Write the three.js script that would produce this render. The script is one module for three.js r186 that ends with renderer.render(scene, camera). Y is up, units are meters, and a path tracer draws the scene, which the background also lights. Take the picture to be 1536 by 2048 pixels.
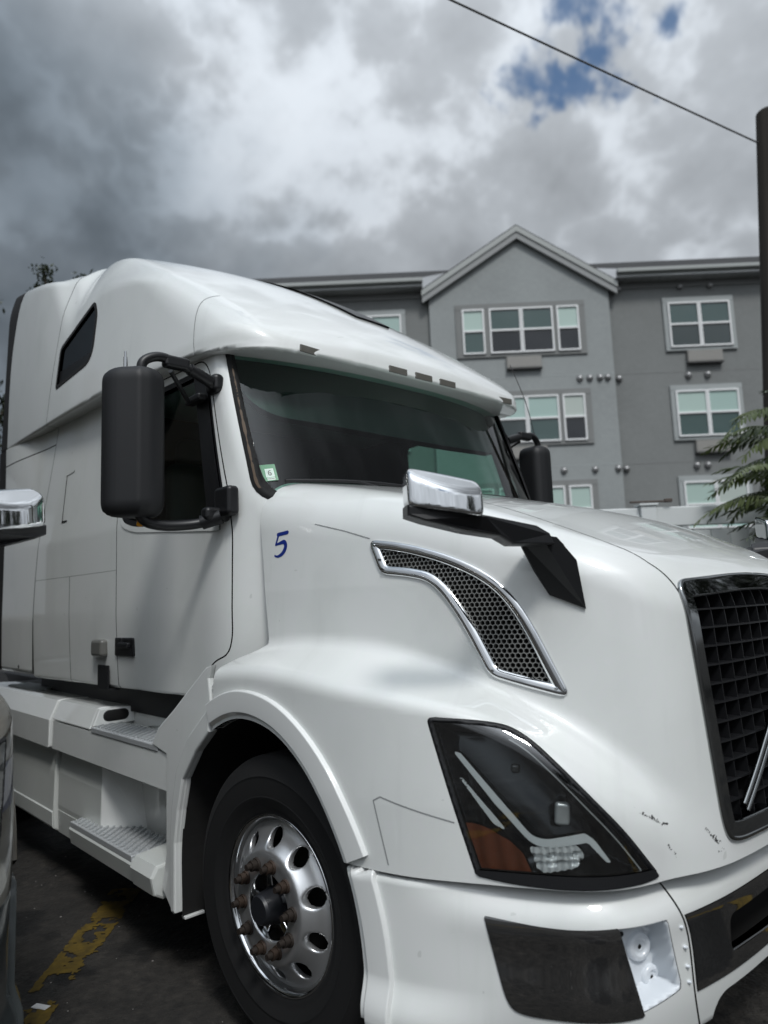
import * as THREE from 'three';
import { mergeGeometries, mergeVertices, toCreasedNormals } from 'three/addons/utils/BufferGeometryUtils.js';
import { RoundedBoxGeometry } from 'three/addons/geometries/RoundedBoxGeometry.js';
import { edgeTable, triTable } from 'three/addons/objects/MarchingCubes.js';

// ------------------------------------------------------------------ camera, sky, sun, exposure
const scene = new THREE.Scene();
const renderer = new THREE.WebGLRenderer({ antialias: true });
renderer.toneMapping = THREE.LinearToneMapping;
renderer.toneMappingExposure = 1.06;
renderer.shadowMap.enabled = true;
renderer.setSize(768, 1024);
const RAD = Math.PI / 180;
const camera = new THREE.PerspectiveCamera(71.4, 768 / 1024, 0.05, 900);
{
  const yaw = 42.5 * RAD, pit = 7.23 * RAD, rol = -2.21 * RAD;
  const d = new THREE.Vector3(-Math.cos(yaw) * Math.cos(pit), Math.sin(pit), -Math.sin(yaw) * Math.cos(pit));
  const r = new THREE.Vector3().crossVectors(d, new THREE.Vector3(0, 1, 0)).normalize();
  const u = new THREE.Vector3().crossVectors(r, d);
  camera.position.set(0.995, 1.542, 2.658);
  camera.up.copy(r.clone().multiplyScalar(-Math.sin(rol)).add(u.clone().multiplyScalar(Math.cos(rol))));
  camera.lookAt(camera.position.clone().add(d));
  camera.focus = 2.8;
  camera.userData.fStop = 1.9;
}
// small seeded noise
function mulberry(a) { return () => { a |= 0; a = a + 0x6D2B79F5 | 0; let t = Math.imul(a ^ a >>> 15, 1 | a); t = t + Math.imul(t ^ t >>> 7, 61 | t) ^ t; return ((t ^ t >>> 14) >>> 0) / 4294967296; }; }
function hash3(x, y, z) { let h = Math.imul(x, 374761393) + Math.imul(y, 668265263) + Math.imul(z, 1274126177) | 0; h = Math.imul(h ^ h >>> 13, 1274126177); return ((h ^ h >>> 16) >>> 0) / 4294967296; }
const lerp = (a, b, t) => a + (b - a) * t, clamp = (x, a, b) => x < a ? a : x > b ? b : x;
const sstep = (a, b, x) => { const t = clamp((x - a) / (b - a), 0, 1); return t * t * (3 - 2 * t); };
function vnoise(x, y, z) {
  const X = Math.floor(x), Y = Math.floor(y), Z = Math.floor(z); let u = x - X, v = y - Y, w = z - Z;
  u = u * u * u * (u * (u * 6 - 15) + 10); v = v * v * v * (v * (v * 6 - 15) + 10); w = w * w * w * (w * (w * 6 - 15) + 10);
  return lerp(lerp(lerp(hash3(X, Y, Z), hash3(X + 1, Y, Z), u), lerp(hash3(X, Y + 1, Z), hash3(X + 1, Y + 1, Z), u), v),
    lerp(lerp(hash3(X, Y, Z + 1), hash3(X + 1, Y, Z + 1), u), lerp(hash3(X, Y + 1, Z + 1), hash3(X + 1, Y + 1, Z + 1), u), v), w);
}
function fbm(x, y, z, n = 5, g = 0.5) { let s = 0, a = 1, t = 0; for (let i = 0; i < n; i++) { s += a * vnoise(x, y, z); t += a; a *= g; x = x * 2.03 + 17.1; y = y * 2.03 + 5.3; z = z * 2.03 + 9.7; } return s / t; }

const SUNGLOW = 0.6;
const SUN = new THREE.Vector3(0.52, 0.77, 0.26).normalize();
{
  // one computed sky: a broken deck of grey cloud, heaviest in the west, brighter round the veiled sun, torn open in places
  const W = 2048, H = 1024, data = new Float32Array(W * H * 4);
  const sunAz = Math.atan2(SUN.z, SUN.x);
  for (let j = 0; j < H; j++) for (let i = 0; i < W; i++) {
    const e = ((j + 0.5) / H - 0.5) * Math.PI, ph = ((i + 0.5) / W - 0.5) * 2 * Math.PI, o = (j * W + i) * 4;
    const x = Math.cos(e) * Math.cos(ph), y = Math.sin(e), z = Math.cos(e) * Math.sin(ph);
    if (y < -0.03) { data[o] = 0.10; data[o + 1] = 0.10; data[o + 2] = 0.10; data[o + 3] = 1; continue; }
    const el = e / RAD; let az = ph / RAD; if (az > 60) az -= 360;
    const k = 1.5 / (Math.max(y, 0) + 0.55), px = x * k, pz = z * k;
    const wx = px + 0.35 * (fbm(px * 1.3, pz * 1.3, 4.2, 4) - 0.5), wz = pz + 0.35 * (fbm(px * 1.3, pz * 1.3, 9.1, 4) - 0.5);
    const big = fbm(wx * 1.1 + 3, wz * 1.1 + 1, 0.7, 4), mid = fbm(wx * 3.2, wz * 3.2, 2.2, 5), fine = fbm(wx * 9, wz * 9, 5.5, 6, 0.55);
    const D = sstep(-138, -178, az + 34 * (fbm(x * 3.1 + 5, y * 3.1, z * 3.1, 4) - 0.5) + 14 * (fbm(x * 9, y * 9 + 2, z * 9, 4) - 0.5)) * sstep(-262, -205, az) * (1 - 0.30 * sstep(31, 45, el + 18 * (fbm(x * 4.3, y * 4.3 + 7, z * 4.3, 4) - 0.5)));
    const puff = 1 - Math.abs(2 * fbm(x * 7.3 + 0.35 * mid, y * 9.5, z * 7.3 + 3, 6, 0.55) - 1), lump = fbm(x * 4.1 + 2, y * 5.2 + 1, z * 4.1 + 0.3 * fine, 6, 0.52);
    let n = clamp(0.5 + 0.9 * (big - 0.5) + 1.1 * (lump - 0.5) + 0.75 * (puff - 0.72) + 0.5 * (fine - 0.5), 0, 1);
    let L = lerp(0.42, 0.07, D) * (0.66 + 0.62 * n);
    L += 0.19 * sstep(0.56, 0.86, n) * (1 - D);
    const ang = Math.acos(clamp(x * SUN.x + y * SUN.y + z * SUN.z, -1, 1)) / RAD;
    L += SUNGLOW * Math.exp(-((ang / 30) ** 2)) * (0.6 + 0.8 * n) + 0.30 * Math.exp(-((ang / 70) ** 2));
    L *= (1 + 2 * Math.max(y, 0)) / 2.18; // overcast: the zenith is the brightest
    { const da = Math.abs((-44 - ph / RAD + 540) % 360 - 180); L *= 1 - 0.74 * sstep(62, 34, da + 14 * (mid - 0.5)) * sstep(18, 32, el) * sstep(74, 56, el); } // a second heavy bank to the north-east
    // torn openings that show blue
    let hole = 0;
    for (const [ha, he, hr] of [[-121.8, 37.6, 3.0], [-118.6, 37.4, 3.2], [-118.0, 40.6, 2.6], [-113.4, 40.9, 0.9], [-112.2, 38.6, 1.2], [-150, 66, 7], [20, 28, 7], [110, 44, 9]]) {
      const da = ((ha - ph / RAD + 540) % 360 - 180) * Math.cos(he * RAD), de = he - el, r = Math.hypot(da, de * 1.15); if (r > hr * 2.6) continue;
      hole = Math.max(hole, sstep(-0.1, 0.95, (0.98 - r / hr) + 3.0 * (fbm(wx * 22, wz * 22, 3.3, 6, 0.6) - 0.5) + 1.2 * (fine - 0.5)));
    }
    const c = [L * lerp(0.93, 0.80, D), L * lerp(1.0, 0.98, D), L * lerp(1.08, 1.17, D)], b = [0.05, 0.125, 0.27];
    for (let q = 0; q < 3; q++) data[o + q] = lerp(c[q], b[q], hole * 0.88);
    data[o + 3] = 1;
  }
  const t = new THREE.DataTexture(data, W, H, THREE.RGBAFormat, THREE.FloatType);
  t.mapping = THREE.EquirectangularReflectionMapping; t.magFilter = t.minFilter = THREE.LinearFilter; t.needsUpdate = true;
  scene.background = t; scene.environment = t;
}
const sun = new THREE.DirectionalLight(new THREE.Color(1.0, 0.985, 0.96), 1.5);
sun.position.copy(SUN).multiplyScalar(40); sun.castShadow = true; sun.shadow.radius = 20;
Object.assign(sun.shadow.camera, { left: -15, right: 15, top: 15, bottom: -15, near: 1, far: 90 });
sun.shadow.mapSize.set(2048, 2048);
scene.add(sun);
// ------------------------------------------------------------------ naming and tagging
const used = {};
function numbered(n) { if (!(n in used)) { used[n] = 0; return n; } used[n]++; return n + '_' + String(used[n]).padStart(3, '0'); }
function finish(o) { o.traverse(c => { if (c.isMesh) { c.castShadow = true; c.receiveShadow = true; } }); return o; }
function thing(name, label, category, pos = [0, 0, 0], group) {
  const o = new THREE.Group(); o.name = numbered(name); o.position.set(...pos); o.userData = { label, category };
  if (group) o.userData.group = group; scene.add(o); return o;
}
function part(parent, name, geo, mat, label) {
  if (Array.isArray(geo)) geo = join(geo);
  const m = new THREE.Mesh(geo, mat); m.name = name; if (label) m.userData.label = label;
  m.castShadow = m.receiveShadow = true; parent.add(m); return m;
}
function struct(name, geo, mat) { const m = part(scene, name, geo, mat); m.userData.kind = 'structure'; return m; }
function join(list) {
  const gs = list.map(g => { const q = g.index ? g.toNonIndexed() : g; const r = new THREE.BufferGeometry(); r.setAttribute('position', q.attributes.position); r.setAttribute('normal', q.attributes.normal); r.setAttribute('uv', q.attributes.uv || new THREE.BufferAttribute(new Float32Array(q.attributes.position.count * 2), 2)); return r; });
  return mergeGeometries(gs);
}
const V = (x, y, z) => new THREE.Vector3(x, y, z);
function box(w, h, d, x, y, z, r = 0.004, ry = 0, rx = 0, rz = 0) {
  const g = r > 0 ? new RoundedBoxGeometry(w, h, d, 2, Math.min(r, w / 2.01, h / 2.01, d / 2.01)) : new THREE.BoxGeometry(w, h, d);
  if (rx) g.rotateX(rx); if (rz) g.rotateZ(rz); if (ry) g.rotateY(ry); g.translate(x, y, z); return g;
}
function tube(pts, r, seg = 40, rs = 12, closed = false) { return new THREE.TubeGeometry(new THREE.CatmullRomCurve3(pts.map(p => V(...p)), closed, 'centripetal'), seg, r, rs, closed); }
function rod(a, b, r, rs = 12, r2 = r) {
  const A = V(...a), B = V(...b), L = A.distanceTo(B), g = new THREE.CylinderGeometry(r2, r, L, rs);
  g.applyQuaternion(new THREE.Quaternion().setFromUnitVectors(V(0, 1, 0), B.clone().sub(A).normalize())); const c = A.add(B).multiplyScalar(0.5); g.translate(c.x, c.y, c.z); return g;
}
// ------------------------------------------------------------------ curves, polygons, smooth joins
class Spline { // natural cubic, straight beyond its ends
  constructor(q0) {
    const p = q0.slice().sort((a, b) => a[0] - b[0]);
    const n = p.length; this.x = p.map(q => q[0]); this.y = p.map(q => q[1]); const x = this.x, y = this.y, m = this.m = new Float64Array(n), u = new Float64Array(n);
    for (let i = 1; i < n - 1; i++) { const s = (x[i] - x[i - 1]) / (x[i + 1] - x[i - 1]), q = s * m[i - 1] + 2; m[i] = (s - 1) / q; u[i] = (6 * ((y[i + 1] - y[i]) / (x[i + 1] - x[i]) - (y[i] - y[i - 1]) / (x[i] - x[i - 1])) / (x[i + 1] - x[i - 1]) - s * u[i - 1]) / q; }
    m[n - 1] = 0; for (let i = n - 2; i >= 0; i--) m[i] = m[i] * m[i + 1] + u[i]; m[0] = 0; this.d = 0;
  }
  at(t) {
    const { x, y, m } = this, n = x.length; let i = 0;
    if (t <= x[0]) { const h = x[1] - x[0]; this.d = (y[1] - y[0]) / h - h * (2 * m[0] + m[1]) / 6; return y[0] + this.d * (t - x[0]); }
    if (t >= x[n - 1]) { const h = x[n - 1] - x[n - 2]; this.d = (y[n - 1] - y[n - 2]) / h + h * (m[n - 2] + 2 * m[n - 1]) / 6; return y[n - 1] + this.d * (t - x[n - 1]); }
    while (t > x[i + 1]) i++;
    const h = x[i + 1] - x[i], a = (x[i + 1] - t) / h, b = 1 - a;
    this.d = (y[i + 1] - y[i]) / h + h * ((1 - 3 * a * a) * m[i] + (3 * b * b - 1) * m[i + 1]) / 6;
    return a * y[i] + b * y[i + 1] + ((a * a * a - a) * m[i] + (b * b * b - b) * m[i + 1]) * h * h / 6;
  }
}
const smax = (a, b, k) => { const h = Math.max(k - Math.abs(a - b), 0); return Math.max(a, b) + h * h / (4 * k); };
const smin = (a, b, k) => -smax(-a, -b, k);
function roundPoly(pts, r, n = 6) {
  const out = [], N = pts.length;
  for (let i = 0; i < N; i++) {
    const p = pts[i], a = pts[(i + N - 1) % N], b = pts[(i + 1) % N], ri = p[2] ?? r;
    const la = Math.hypot(a[0] - p[0], a[1] - p[1]), lb = Math.hypot(b[0] - p[0], b[1] - p[1]), ka = Math.min(ri, la * 0.48) / la, kb = Math.min(ri, lb * 0.48) / lb;
    if (ri <= 0) { out.push([p[0], p[1]]); continue; }
    const A = [lerp(p[0], a[0], ka), lerp(p[1], a[1], ka)], B = [lerp(p[0], b[0], kb), lerp(p[1], b[1], kb)];
    for (let k = 0; k <= n; k++) { const t = k / n, s = 1 - t; out.push([s * s * A[0] + 2 * s * t * p[0] + t * t * B[0], s * s * A[1] + 2 * s * t * p[1] + t * t * B[1]]); }
  }
  return out;
}
function smoothPoly(pts, n = 6) { const c = new THREE.CatmullRomCurve3(pts.map(p => V(p[0], p[1], 0)), true, 'centripetal'); return c.getPoints(pts.length * n).slice(0, -1).map(p => [p.x, p.y]); }
function lineDist(pts, x, y, closed) { let m = 1e9; for (let i = 0, N = pts.length - (closed ? 0 : 1); i < N; i++) { const a = pts[i], b = pts[(i + 1) % pts.length], ex = b[0] - a[0], ey = b[1] - a[1], wx = x - a[0], wy = y - a[1], t = clamp((wx * ex + wy * ey) / (ex * ex + ey * ey + 1e-12), 0, 1), dx = wx - ex * t, dy = wy - ey * t; const d = dx * dx + dy * dy; if (d < m) m = d; } return Math.sqrt(m); }
function polyIn(pts) { // signed distance, positive inside
  let x0 = 1e9, x1 = -1e9, y0 = 1e9, y1 = -1e9; for (const p of pts) { x0 = Math.min(x0, p[0]); x1 = Math.max(x1, p[0]); y0 = Math.min(y0, p[1]); y1 = Math.max(y1, p[1]); }
  return (x, y) => {
    const out = Math.max(x0 - x, x - x1, y0 - y, y - y1); if (out > 0.12) return -out;
    let c = false; for (let i = 0, j = pts.length - 1; i < pts.length; j = i++) { const a = pts[i], b = pts[j]; if ((a[1] > y) !== (b[1] > y) && x < (b[0] - a[0]) * (y - a[1]) / (b[1] - a[1]) + a[0]) c = !c; }
    const d = lineDist(pts, x, y, true); return c ? d : -d;
  };
}
// ------------------------------------------------------------------ panels cut out of a smooth body
const EC = [[0, 0, 0, 0], [1, 1, 0, 0], [0, 0, 1, 0], [1, 0, 0, 0], [0, 0, 0, 1], [1, 1, 0, 1], [0, 0, 1, 1], [1, 0, 0, 1], [2, 0, 0, 0], [2, 1, 0, 0], [2, 1, 1, 0], [2, 0, 1, 0]];
function grad(f, x, y, z, e, o) { o[0] = f(x + e, y, z) - f(x - e, y, z); o[1] = f(x, y + e, z) - f(x, y - e, z); o[2] = f(x, y, z + e) - f(x, y, z - e); const l = Math.hypot(o[0], o[1], o[2]) || 1; o[0] /= l; o[1] /= l; o[2] /= l; return l / (2 * e); }
function isoMesh(f, [x0, x1, y0, y1, z0, z1], h) {
  const nx = Math.ceil((x1 - x0) / h), ny = Math.ceil((y1 - y0) / h), nz = Math.ceil((z1 - z0) / h), B = 6;
  const pos = [], idx = [], cache = new Map(), SX = nx + 2, SY = ny + 2, g = [0, 0, 0];
  const F = new Float32Array((B + 1) ** 3), K = B + 1;
  const vert = (i, j, k, ax, va, vb) => {
    const key = ((k * SY + j) * SX + i) * 3 + ax; let id = cache.get(key); if (id !== undefined) return id;
    const t = va / (va - vb); let x = x0 + (i + (ax === 0 ? t : 0)) * h, y = y0 + (j + (ax === 1 ? t : 0)) * h, z = z0 + (k + (ax === 2 ? t : 0)) * h;
    for (let q = 0; q < 2; q++) { const l = grad(f, x, y, z, 0.0008, g), s = clamp(f(x, y, z) / Math.max(l, 0.2), -h, h); x -= g[0] * s; y -= g[1] * s; z -= g[2] * s; }
    id = pos.length / 3; pos.push(x, y, z); cache.set(key, id); return id;
  };
  for (let bk = 0; bk < nz; bk += B) for (let bj = 0; bj < ny; bj += B) for (let bi = 0; bi < nx; bi += B) {
    const c = f(x0 + (bi + B / 2) * h, y0 + (bj + B / 2) * h, z0 + (bk + B / 2) * h); if (Math.abs(c) > B * h * 1.45) continue;
    const ei = Math.min(B, nx - bi), ej = Math.min(B, ny - bj), ek = Math.min(B, nz - bk);
    for (let k = 0; k <= ek; k++) for (let j = 0; j <= ej; j++) for (let i = 0; i <= ei; i++) F[(k * K + j) * K + i] = f(x0 + (bi + i) * h, y0 + (bj + j) * h, z0 + (bk + k) * h);
    for (let k = 0; k < ek; k++) for (let j = 0; j < ej; j++) for (let i = 0; i < ei; i++) {
      const p = (k * K + j) * K + i, v = [F[p], F[p + 1], F[p + 1 + K], F[p + K], F[p + K * K], F[p + 1 + K * K], F[p + 1 + K + K * K], F[p + K + K * K]];
      let q = 0; for (let n = 0; n < 8; n++) if (v[n] < 0) q |= 1 << n;
      const bits = edgeTable[q]; if (!bits) continue;
      const P = [[0, 1], [1, 2], [3, 2], [0, 3], [4, 5], [5, 6], [7, 6], [4, 7], [0, 4], [1, 5], [2, 6], [3, 7]], E = [];
      for (let n = 0; n < 12; n++) if (bits & 1 << n) { const e = EC[n]; E[n] = vert(bi + i + e[1], bj + j + e[2], bk + k + e[3], e[0], v[P[n][0]], v[P[n][1]]); }
      for (let n = q * 16; triTable[n] >= 0; n += 3) { const a = E[triTable[n]], b = E[triTable[n + 1]], d = E[triTable[n + 2]]; if (a !== b && b !== d && a !== d) idx.push(a, b, d); }
    }
  }
  // face outwards
  for (let t = 0; t < idx.length; t += 3) {
    const [a, b, c] = [idx[t] * 3, idx[t + 1] * 3, idx[t + 2] * 3], ux = pos[b] - pos[a], uy = pos[b + 1] - pos[a + 1], uz = pos[b + 2] - pos[a + 2], vx = pos[c] - pos[a], vy = pos[c + 1] - pos[a + 1], vz = pos[c + 2] - pos[a + 2];
    grad(f, (pos[a] + pos[b] + pos[c]) / 3, (pos[a + 1] + pos[b + 1] + pos[c + 1]) / 3, (pos[a + 2] + pos[b + 2] + pos[c + 2]) / 3, 0.002, g);
    if ((uy * vz - uz * vy) * g[0] + (uz * vx - ux * vz) * g[1] + (ux * vy - uy * vx) * g[2] < 0) { const s = idx[t + 1]; idx[t + 1] = idx[t + 2]; idx[t + 2] = s; }
  }
  return { pos, idx, rim: [], f };
}
function cut(m, g, keepRim = true) { // keeps g >= 0
  const n = m.pos.length / 3, val = new Float64Array(n), pos = [], map = new Int32Array(n).fill(-1), idx = [], ec = new Map(), rim = [];
  for (let i = 0; i < n; i++) { let v = g(m.pos[i * 3], m.pos[i * 3 + 1], m.pos[i * 3 + 2]); if (Math.abs(v) < 1e-7) v = 1e-7; val[i] = v; }
  const kv = i => { if (map[i] < 0) { map[i] = pos.length / 3; pos.push(m.pos[i * 3], m.pos[i * 3 + 1], m.pos[i * 3 + 2]); } return map[i]; };
  const ev = (a, b) => { if (a > b) { const t = a; a = b; b = t; } const key = a * n + b; let id = ec.get(key); if (id !== undefined) return id; const t = val[a] / (val[a] - val[b]); id = pos.length / 3; for (let c = 0; c < 3; c++) pos.push(lerp(m.pos[a * 3 + c], m.pos[b * 3 + c], t)); ec.set(key, id); return id; };
  for (let t = 0; t < m.idx.length; t += 3) {
    const T = [m.idx[t], m.idx[t + 1], m.idx[t + 2]], s = T.map(i => val[i] > 0), c = s[0] + s[1] + s[2];
    if (c === 3) idx.push(kv(T[0]), kv(T[1]), kv(T[2]));
    else if (c === 1) { const i = s.indexOf(true), a = T[i], b = T[(i + 1) % 3], d = T[(i + 2) % 3], p = ev(a, b), q = ev(a, d); idx.push(kv(a), p, q); if (keepRim) rim.push([p, q]); }
    else if (c === 2) { const i = s.indexOf(false), a = T[i], b = T[(i + 1) % 3], d = T[(i + 2) % 3], p = ev(a, b), q = ev(a, d); idx.push(kv(b), kv(d), p, kv(d), q, p); if (keepRim) rim.push([q, p]); }
  }
  for (const [a, b] of m.rim) { if (val[a] > 0 && val[b] > 0) rim.push([kv(a), kv(b)]); else if (val[a] > 0 || val[b] > 0) { const inn = val[a] > 0 ? a : b, out = inn === a ? b : a, e = ec.get(Math.min(a, b) * n + Math.max(a, b)); if (e !== undefined) rim.push(inn === a ? [kv(inn), e] : [e, kv(inn)]); } }
  return { pos, idx, rim, f: m.f };
}
const cuts = (m, ...gs) => gs.reduce((q, g) => cut(q, g), m);
// lift: how far the skin stands off the body (number or function of x, y, z); flange: depth of the turned-in edge
function skin(m, { lift = 0, flange = 0.012, mirror = false, both = false, uv = 1 } = {}) {
  const n = m.pos.length / 3, P = new Float32Array(n * 3), N = new Float32Array(n * 3), g = [0, 0, 0], fn = typeof lift === 'function';
  for (let i = 0; i < n; i++) { const x = m.pos[i * 3], y = m.pos[i * 3 + 1], z = m.pos[i * 3 + 2]; grad(m.f, x, y, z, 0.0015, g); const o = fn ? lift(x, y, z) : lift; P[i * 3] = x + g[0] * o; P[i * 3 + 1] = y + g[1] * o; P[i * 3 + 2] = z + g[2] * o; N.set(g, i * 3); }
  let p = Array.from(P), nn = Array.from(N), idx = m.idx.slice();
  if (fn) for (let i = 0; i < n; i++) { const x = m.pos[i * 3], y = m.pos[i * 3 + 1], z = m.pos[i * 3 + 2], l = grad(m.f, x, y, z, 0.0015, g); grad((a, b, c) => m.f(a, b, c) / l - lift(a, b, c), x, y, z, 0.0012, g); nn[i * 3] = g[0]; nn[i * 3 + 1] = g[1]; nn[i * 3 + 2] = g[2]; }
  if (flange) for (const [a, b] of m.rim) {
    const A = [P[a * 3], P[a * 3 + 1], P[a * 3 + 2]], B = [P[b * 3], P[b * 3 + 1], P[b * 3 + 2]], C = A.map((v, c) => v - N[a * 3 + c] * flange), D = B.map((v, c) => v - N[b * 3 + c] * flange);
    const e = V(B[0] - A[0], B[1] - A[1], B[2] - A[2]), w = V(C[0] - A[0], C[1] - A[1], C[2] - A[2]), q = e.cross(w).normalize(), k = p.length / 3;
    for (const r of [A, B, D, C]) { p.push(...r); nn.push(q.x, q.y, q.z); } idx.push(k, k + 2, k + 1, k, k + 3, k + 2);
  }
  const make = mir => {
    const G = new THREE.BufferGeometry(), pa = new Float32Array(p), na = new Float32Array(nn), ua = new Float32Array(p.length / 3 * 2), ia = idx.slice();
    for (let i = 0; i < pa.length / 3; i++) { ua[i * 2] = (pa[i * 3] - pa[i * 3 + 2] * 0.6) * uv; ua[i * 2 + 1] = (pa[i * 3 + 1] + pa[i * 3 + 2] * 0.35) * uv; }
    if (mir) { for (let i = 2; i < pa.length; i += 3) { pa[i] = -pa[i]; na[i] = -na[i]; } for (let t = 0; t < ia.length; t += 3) { const s = ia[t + 1]; ia[t + 1] = ia[t + 2]; ia[t + 2] = s; } }
    G.setAttribute('position', new THREE.BufferAttribute(pa, 3)); G.setAttribute('normal', new THREE.BufferAttribute(na, 3)); G.setAttribute('uv', new THREE.BufferAttribute(ua, 2)); G.setIndex(ia); return G;
  };
  return both ? join([make(false), make(true)]) : make(mirror);
}
function mirrored(g) { const q = g.clone(), p = q.attributes.position, n = q.attributes.normal; for (let i = 0; i < p.count; i++) { p.setZ(i, -p.getZ(i)); n.setZ(i, -n.getZ(i)); } if (q.index) { const a = q.index.array; for (let t = 0; t < a.length; t += 3) { const s = a[t + 1]; a[t + 1] = a[t + 2]; a[t + 2] = s; } } else { for (const k of Object.keys(q.attributes)) { const A = q.attributes[k], S = A.itemSize; for (let t = 0; t < A.count; t += 3) for (let c = 0; c < S; c++) { const i = (t + 1) * S + c, j = (t + 2) * S + c, v = A.array[i]; A.array[i] = A.array[j]; A.array[j] = v; } } } return q; }
function depthAt(f, x, y, z0, z1 = 0) { let a = z0, b = z1; for (let i = 0; i < 60; i++) { const z = lerp(z0, z1, i / 59); if (f(x, y, z) < 0) { b = z; break; } a = z; } for (let i = 0; i < 24; i++) { const c = (a + b) / 2; if (f(x, y, c) < 0) b = c; else a = c; } return b; }

// a smooth moulding that follows a line on the body: stations are [offset across, height off the skin]
function resample(pts, n, closed) { const q = closed ? [...pts, pts[0]] : pts, L = [0]; for (let i = 1; i < q.length; i++) L.push(L[i - 1] + Math.hypot(q[i][0] - q[i - 1][0], q[i][1] - q[i - 1][1])); const T = L[L.length - 1], out = []; let k = 0; const N = closed ? n : n - 1; for (let i = 0; i < n; i++) { const t = T * i / N; while (k < L.length - 2 && L[k + 1] < t) k++; const u = (t - L[k]) / Math.max(L[k + 1] - L[k], 1e-9); out.push([lerp(q[k][0], q[k + 1][0], u), lerp(q[k][1], q[k + 1][1], u)]); } return out; }
function moulding(f, path, closed, st, axis, r0, r1, inside) {
  const n = path.length, m = st.length, pos = new Float32Array(n * m * 3), idx = [], g = [0, 0, 0];
  for (let i = 0; i < n; i++) {
    const a = path[closed ? (i + n - 2) % n : Math.max(i - 2, 0)], b = path[closed ? (i + 2) % n : Math.min(i + 2, n - 1)], p = path[i], l = Math.hypot(b[0] - a[0], b[1] - a[1]); let nx = -(b[1] - a[1]) / l, ny = (b[0] - a[0]) / l;
    if (inside(p[0] + nx * 0.003, p[1] + ny * 0.003) < inside(p[0] - nx * 0.003, p[1] - ny * 0.003)) { nx = -nx; ny = -ny; }
    for (let j = 0; j < m; j++) {
      const u = p[0] + nx * st[j][0], v = p[1] + ny * st[j][0]; let x, y = v, z;
      if (axis === 'z') { x = u; z = depthAt(f, x, y, r0, r1); } else { z = u; x = depthAt((q, Y, Z) => f(Z, Y, q), z, y, r0, r1); }
      grad(f, x, y, z, 0.002, g); const o = (i * m + j) * 3; pos[o] = x + g[0] * st[j][1]; pos[o + 1] = y + g[1] * st[j][1]; pos[o + 2] = z + g[2] * st[j][1];
    }
  }
  for (let i = 0; i < (closed ? n : n - 1); i++) for (let j = 0; j + 1 < m; j++) { const a = i * m + j, b = ((i + 1) % n) * m + j; idx.push(a, b, b + 1, a, b + 1, a + 1); }
  const G = new THREE.BufferGeometry(); G.setAttribute('position', new THREE.BufferAttribute(pos, 3)); G.setIndex(idx); G.setAttribute('uv', new THREE.BufferAttribute(new Float32Array(n * m * 2), 2)); G.computeVertexNormals(); return G;
}
// ------------------------------------------------------------------ the tractor's body as smooth volumes: x forward, y up, z to its right
const Q = Math.SQRT1_2;
const planCurve = p => new Spline(p.map(([x, z]) => [(x - z) * Q, (x + z) * Q]).sort((a, b) => a[0] - b[0]));
const hoodPlan = planCurve([[-1.75, 1.04], [-1.2, 1.0], [-0.9, 0.955], [-0.6, 0.893], [-0.35, 0.81], [-0.17, 0.705], [-0.06, 0.60], [-0.012, 0.48], [0.012, 0.3], [0.02, 0], [0.012, -0.3]]);
const fendPlan = planCurve([[-1.8, 1.22], [-1.3, 1.235], [-0.8, 1.212], [-0.6, 1.165], [-0.42, 1.075], [-0.25, 0.98], [-0.13, 0.89], [-0.065, 0.78], [-0.03, 0.65], [0.0, 0.45], [0.012, 0.2], [0.014, 0], [0.012, -0.2]]);
const hoodTop = new Spline([[-1.7, 2.125], [-1.225, 2.03], [-0.9, 1.955], [-0.66, 1.89], [-0.43, 1.80], [-0.26, 1.725], [-0.15, 1.672], [-0.04, 1.605], [0.06, 1.53]]);
const fendTop = new Spline([[-1.7, 1.295], [-1.3, 1.325], [-0.85, 1.285], [-0.6, 1.245], [-0.46, 1.212], [-0.35, 1.165], [-0.19, 1.05], [-0.06, 0.89], [0.05, 0.68]]);
const archPts = (() => { const c = new THREE.CatmullRomCurve3([[-1.93, -0.2], [-1.93, 0.3], [-1.93, 0.58], [-1.86, 0.85], [-1.757, 0.975], [-1.62, 1.07], [-1.416, 1.132], [-1.18, 1.105], [-0.985, 0.985], [-0.84, 0.785], [-0.775, 0.6], [-0.752, 0.378], [-0.75, 0.2], [-0.75, -0.2]].map(p => V(p[0], p[1], 0)), false, 'centripetal'); return c.getPoints(70).map(p => [p.x, p.y]); })();
const archIn = polyIn(archPts);                                  // positive inside the wheel arch
const planDist = (sp, x, y, z, off) => { const s = (x - z) * Q, t = (x + z) * Q, T = sp.at(s); return (t + off - T) / Math.sqrt(1 + sp.d * sp.d); };
function archLift(x, y) { if (x > -0.55 || y > 1.45) return 0; const d = -archIn(x, y); if (d > 0.2) return 0; return 0.022 * (sstep(0, 0.03, d) - sstep(0.098, 0.112, d)) - 0.012 * (1 - sstep(0, 0.034, d)); }
function fHood0(x, y, z) {
  const s = (x - z) * Q, a = 0.02 + 0.05 * clamp((s + 1.9) / 1.6, 0, 1), f1 = planDist(hoodPlan, x, y, z, a * (y - 1.5) + (y > 1.6 ? 0.06 * (y - 1.6) : 0));
  const Y = hoodTop.at(x) + 0.05 * (0.36 - z * z), f2 = (y - Y) / Math.sqrt(1 + hoodTop.d * hoodTop.d);
  return smax(f1, f2, lerp(0.2, 0.11, clamp((x + 1.2) / 1.0, 0, 1)));
}
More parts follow.
